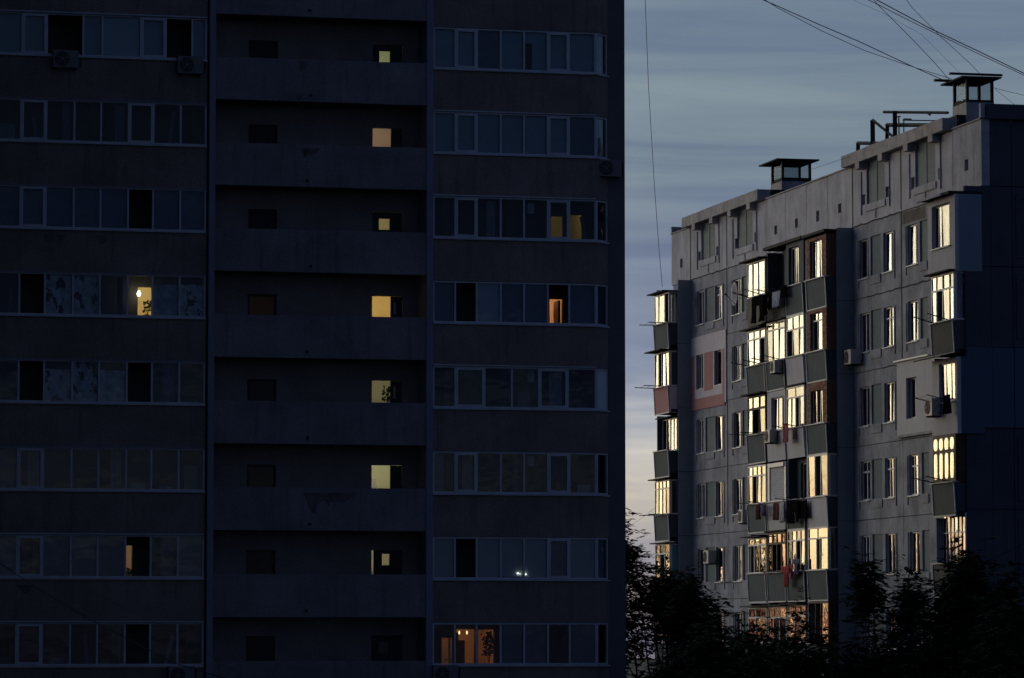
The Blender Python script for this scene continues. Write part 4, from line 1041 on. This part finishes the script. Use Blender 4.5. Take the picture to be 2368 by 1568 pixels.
garment(HX(1262), HX(1300), HY(690), HY(800), 'p', 'pinkish red shirt beside the long red garment', 'shirt', FV + .25)
garment(HX(1298), HX(1345), HY(650), HY(770), 'v', 'violet and grey shirt hanging above the trees', 'shirt', FV + .22)
garment(FR and 1953 + .2211 * 1040, 1953 + .2211 * 1100, FY(600), FY(800), 'k', 'dark cloth behind the rusty air conditioner', 'towel', FV + .25)

# ------------------------------------------------------------------ overhead wires
def wire(label, pts, r=.012, name='overhead_wire', sag=0.0):
    "pts: (x, y, depth) along the wire"
    ps = [at(*p) for p in pts]; out = []
    for a, b in zip(ps[:-1], ps[1:]):
        for i in range(12):
            t = i / 12; q = a.lerp(b, t); q.z -= sag * 4 * t * (1 - t); out.append(q)
    out.append(ps[-1]); mb = MB(); mb.tube(out, r, 5)
    return tag(mb.build(name, None, WIRE), label, 'wire')
roofD = 147.0
wire('single wire dropping from the sky to the roof of the far balcony stack', [(1489, -60, 150), (1499, 200, 155), (1512, 420, 161), (1522, 560, 165), (1531, 664, 168)], .0116)
wire('upper wire of the pair sagging to the planked end of the broken vent roof', [(1720, -30, 120), (1800, 20, 124), (1900, 72, 128), (2000, 118, 131), (2110, 155, 134.5), (2200, 183, 137.5)], .0109)
wire('lower wire of the pair sagging to the vent roof beside the planks', [(1660, -50, 118), (1764, 0, 121), (1900, 60, 125), (1985, 96, 128), (2100, 150, 133), (2195, 192, 137)], .0150)
wire('steep wire coming down onto the broken vent roof', [(1985, -40, 124), (2030, 12, 126), (2100, 82, 130), (2160, 145, 133), (2197, 188, 136)], .0109)
wire('thick twin cable passing over the vent roof, upper strand', [(1960, -30, 108), (2030, 2, 110), (2150, 66, 113), (2260, 118, 116), (2400, 186, 119)], .0150)
wire('thick twin cable passing over the vent roof, lower strand', [(1940, -30, 107), (2020, 6, 109), (2110, 52, 112), (2260, 124, 116), (2400, 190, 119)], .0109)
wire('thin wire crossing the twin cable above the vent roof', [(2070, -35, 118), (2110, 20, 120), (2180, 90, 124), (2240, 145, 128), (2276, 182, 132)], .0088)
wire('faint wire running beneath the twin cable', [(1960, -5, 112), (2040, 30, 115), (2130, 80, 122), (2200, 150, 130), (2232, 182, 134)], .0041)
wire('short slack wire from the middle vent shaft to the near fascia', [(1866, 395, 152), (1900, 384, 150.5), (1935, 372, 149), (1966, 361, 147)], .0075)
wire('wire leaving the broken vent roof towards the gable', [(2296, 203, 133), (2330, 212, 132), (2400, 228, 130)], .0082)
wire('second wire dropping behind the gable parapet', [(2300, 206, 133), (2325, 226, 134), (2346, 243, 136)], .0068)
wire('dark wire sagging past the lowest tower windows beside the pilaster', [(-60, 1268, 60), (0, 1302, 60), (90, 1362, 61), (200, 1428, 62), (300, 1480, 63), (400, 1532, 64), (520, 1568, 65), (620, 1596, 66)], .0075)
wire('faint thinner wire above the dark wire on the tower', [(20, 1250, 64), (140, 1330, 65), (260, 1394, 66), (360, 1440, 67), (460, 1500, 68), (600, 1590, 70)], .0027)
wire('wire running from the wall down into the treetops near the gable', [(1990, 1420, 128), (2170, 1360, 127), (2260, 1308, 126), (2400, 1240, 125)], .0082)
wire('thin wire slanting down past the feathery treetop', [(1430, 1235, 150), (1480, 1200, 152), (1518, 1172, 158)], .0054)

# ------------------------------------------------------------------ plants inside the lit rooms
PL = mat('house_plant', (.05, .10, .03), .7, .3, 6)
def plant(label, u, v, z, h, w, n=26, pot=True, m=None):
    t = on(FL, 'potted_plant', label, 'plant', u, v, z)
    if pot: mb = MB(); mb.tube([(0, 0, 0), (0, 0, .14)], .07, 8, .10); mb.build('pot', t, DARK)
    mb = MB()
    for i in range(4):
        a = rnd.uniform(-1, 1); mb.tube([(0, 0, .1), (a * w * .2, 0, h * .5), (a * w * .35, rnd.uniform(-.05, .05), h * .9)], .008, 4)
    mb.build('stem', t, m or PL)
    mb = MB()
    for i in range(n):
        c = Vector((rnd.gauss(0, .3) * w * .6, rnd.uniform(-.08, .08), h * (.35 + .65 * rnd.random()))); d = Vector((rnd.uniform(-1, 1), rnd.uniform(-.3, .3), rnd.uniform(-.6, .8))).normalized(); l = rnd.uniform(.07, .13)
        s = d.cross(Vector((0, 1, 0))).normalized() * l * .35; mb.quad(tuple(c), tuple(c + d * l * .5 + s), tuple(c + d * l), tuple(c + d * l * .5 - s))
    mb.build('leaves', t, m or PL); return t
pu, pz = FL.uz(339, 738, -1.0); plant('small potted plant dark against the yellow lit doorway', pu, -1.0, pz, .60, .5)
pu, pz = FL.uz(896, 935, DB - .5); plant('leafy green plant in the pale lit loggia door', pu, DB - .5, zlp(4) - .1, .75, .55, 60)
pu, pz = FL.uz(885, 350, DB + .25); plant('low plant along the bottom of the tan lit loggia opening', pu, DB + .25, zlp(1) - .22, .32, .9, 44)
pu, pz = FL.uz(1130, 1530, -.9); plant('bushy tall plant dark against the orange lit room', pu, -.9, zs(7) - .1, 1.15, .55, 130, True, mat('dark_plant', (.02, .025, .012), .8, .3, 5))
pu, pz = FL.uz(298, 1335, -1.0); plant('little plant at the foot of the tan lit strip', pu, -1.0, zs(6) - .05, .32, .4, 24)

# ------------------------------------------------------------------ trees in the yard
def tree(x, ytop, D, spread, label, seed, lobes, leafn=900, point=None, leaf=.30, crown_low=.38, up=1.0):
    rs = random.Random(seed); top = at(x, ytop, D); base = Vector((top.x + rs.uniform(-.4, .4), top.y, 0)); H = top.z
    t = thing('leafy_tree', label, 'tree', base)
    trunk = MB(); tips = []
    def branch(p, d, l, r, depth):
        n = 4; pts = [p]; q = p.copy(); dd = d.copy()
        for i in range(n):
            dd = (dd + Vector((rs.gauss(0, .13), rs.gauss(0, .13), .05 * up))).normalized(); q = q + dd * (l / n); pts.append(q.copy())
        trunk.tube(pts, r, 6 if depth < 2 else 4, r * .55)
        if depth >= 3: tips.append((pts[-1], dd)); tips.append((pts[2], dd)); return
        for i in range(lobes if depth == 0 else 3):
            a = 2 * math.pi * (i + rs.random() * .7) / (lobes if depth == 0 else 3); tilt = rs.uniform(.45, 1.0) if depth == 0 else rs.uniform(.35, .85)
            s = Vector((math.cos(a), math.sin(a), 0)); nd = (dd * math.cos(tilt) + s * math.sin(tilt)).normalized()
            st = pts[-1] if i % 2 == 0 else pts[-2]
            branch(st, nd, l * rs.uniform(.5, .78) * (spread if depth == 0 else 1), r * .5, depth + 1)
        branch(pts[-1], (dd + Vector((0, 0, .3))).normalized(), l * .62, r * .55, depth + 1)
    branch(Vector((0, 0, 0)), Vector((0, 0, 1)), H * crown_low, H * .016, 0)
    zmax = max(p.z for p, _ in tips); k = (H - .25) / zmax
    def tp(a, b, c):
        if point is None: return (a, b, c)
        q = min(1, max(0, (c / H - .62) / .38)); f = 1 - (1 - point) * q ** .62
        lt = 1.0 if point > .22 else .58
        return (a * f * lt, b * f * lt, c)
    trunk.v = [tp(a, b, c * k) for a, b, c in trunk.v]; trunk.build('trunk', t, BARK, origin=(0, 0, 0))
    lv = [MB(), MB()]
    per = max(3, int(leafn / len(tips)))
    for p, d in tips:
        p = Vector(tp(p.x, p.y, p.z * k)); ww = 1.0 if point is None else 1 - .55 * min(1, max(0, (p.z / H - .75) / .25))
        dens = rs.choice((.08, .4, .9, 1.1, 1.6))
        for _ in range(int(per * dens) + 1):
            o = p + Vector((rs.gauss(0, .40 * ww), rs.gauss(0, .40 * ww), rs.gauss(0, .32))); ax = Vector((rs.uniform(-1, 1), rs.uniform(-1, 1), rs.uniform(-.55, .45))).normalized()
            sd = ax.cross(Vector((0, 0, 1)));
            if sd.length < .05: continue
            sd.normalize(); m = lv[rs.random() < .5]
            for q in range(4):                # paired leaflets along a stalk
                c = o + ax * (.09 * q)
                for sg in (-1, 1):
                    dr = (sd * sg + ax * .45 + Vector((0, 0, rs.uniform(-.45, .1)))).normalized(); l = leaf * rs.uniform(.7, 1.15); wv = dr.cross(Vector((rs.uniform(-.3, .3), rs.uniform(-.3, .3), 1))).normalized() * l * .22
                    m.quad(tuple(c), tuple(c + dr * l * .5 + wv), tuple(c + dr * l), tuple(c + dr * l * .5 - wv))
    cr = lv[0].build('crown', t, LEAFS[0], origin=(0, 0, 0)); lv[1].build('crown', t, LEAFS[1], origin=(0, 0, 0))
    return t
TREES = [(1494, 1206, 150, .95, 'feathery tall tree right behind the corner of the tower', 3, 6, 4300, .25),
         (1572, 1330, 146, .70, 'dark rounded tree in front of the far balcony stack', 5, 5, 3600, .30),
         (1690, 1470, 140, 1.1, 'low broad tree below the windows beside the laundry balconies', 8, 6, 3000, .8),
         (1800, 1440, 135, 1.1, 'broad tree hiding the lower balconies with brown frames', 11, 6, 3000, .7),
         (1905, 1405, 131, 1.0, 'full tree at the foot of the brick clad balcony stack', 13, 6, 3400, .5),
         (2003, 1303, 127, .72, 'pointed tree before the windows of the near section', 17, 5, 3300, .12),
         (2092, 1322, 125, .72, 'narrow pointed tree between the near windows and the carved balcony', 19, 5, 3300, .12),
         (2180, 1276, 122, .7, 'tall slender tree in front of the near balcony stack', 23, 5, 3500, .14),
         (2254, 1280, 120, .5, 'tall tree before the blue gable corner', 29, 4, 2500, .10),
         (2306, 1312, 118, .36, 'slim leaning treetop against the blue gable', 37, 4, 1700, .10),
         (2362, 1400, 114, .9, 'dense dark tree along the gable end', 31, 6, 3300, .4)]
for x, y, D, sp, lb, sd_, lo, n, pt in TREES: tree(x, y, D, sp, lb, sd_, lo, n, pt)

def grove():
    rs = random.Random(77); tk = MB(); lv = MB()
    for i in range(9):
        cx_, cy_ = -28 + i * 3.5 + rs.uniform(-1, 1), 196 + rs.uniform(-5, 5); H = rs.uniform(14.4, 16.2)
        tk.tube([(cx_, cy_, 0), (cx_ + .2, cy_, H * .5), (cx_ + .1, cy_, H * .85)], .2, 6, .05)
        for _ in range(2600):
            z = H * (.35 + .65 * rs.random() ** .8); w = 2.6 * math.sin(min(1, (H - z) / (H * .65) + .12) * 2.6) ** .6
            a = rs.uniform(0, 6.28); r = w * rs.random() ** .5; c = Vector((cx_ + r * math.cos(a), cy_ + r * math.sin(a), z)); d = Vector((rs.uniform(-1, 1), rs.uniform(-1, 1), rs.uniform(-.7, .5))).normalized() * .34; q = d.cross(Vector((rs.uniform(-1, 1), .3, 1))).normalized() * .11
            lv.quad(tuple(c), tuple(c + d * .5 + q), tuple(c + d), tuple(c + d * .5 - q))
    g = lv.build('far_grove', None, LEAFS[0], origin=(0, 0, 0)); tag(g, 'dark grove behind the tower, mirrored in the lower balcony glass', 'grove', kind='stuff')
    t = tk.build('trunks', g, BARK, origin=(0, 0, 0)); t['kind'] = 'stuff'
grove()
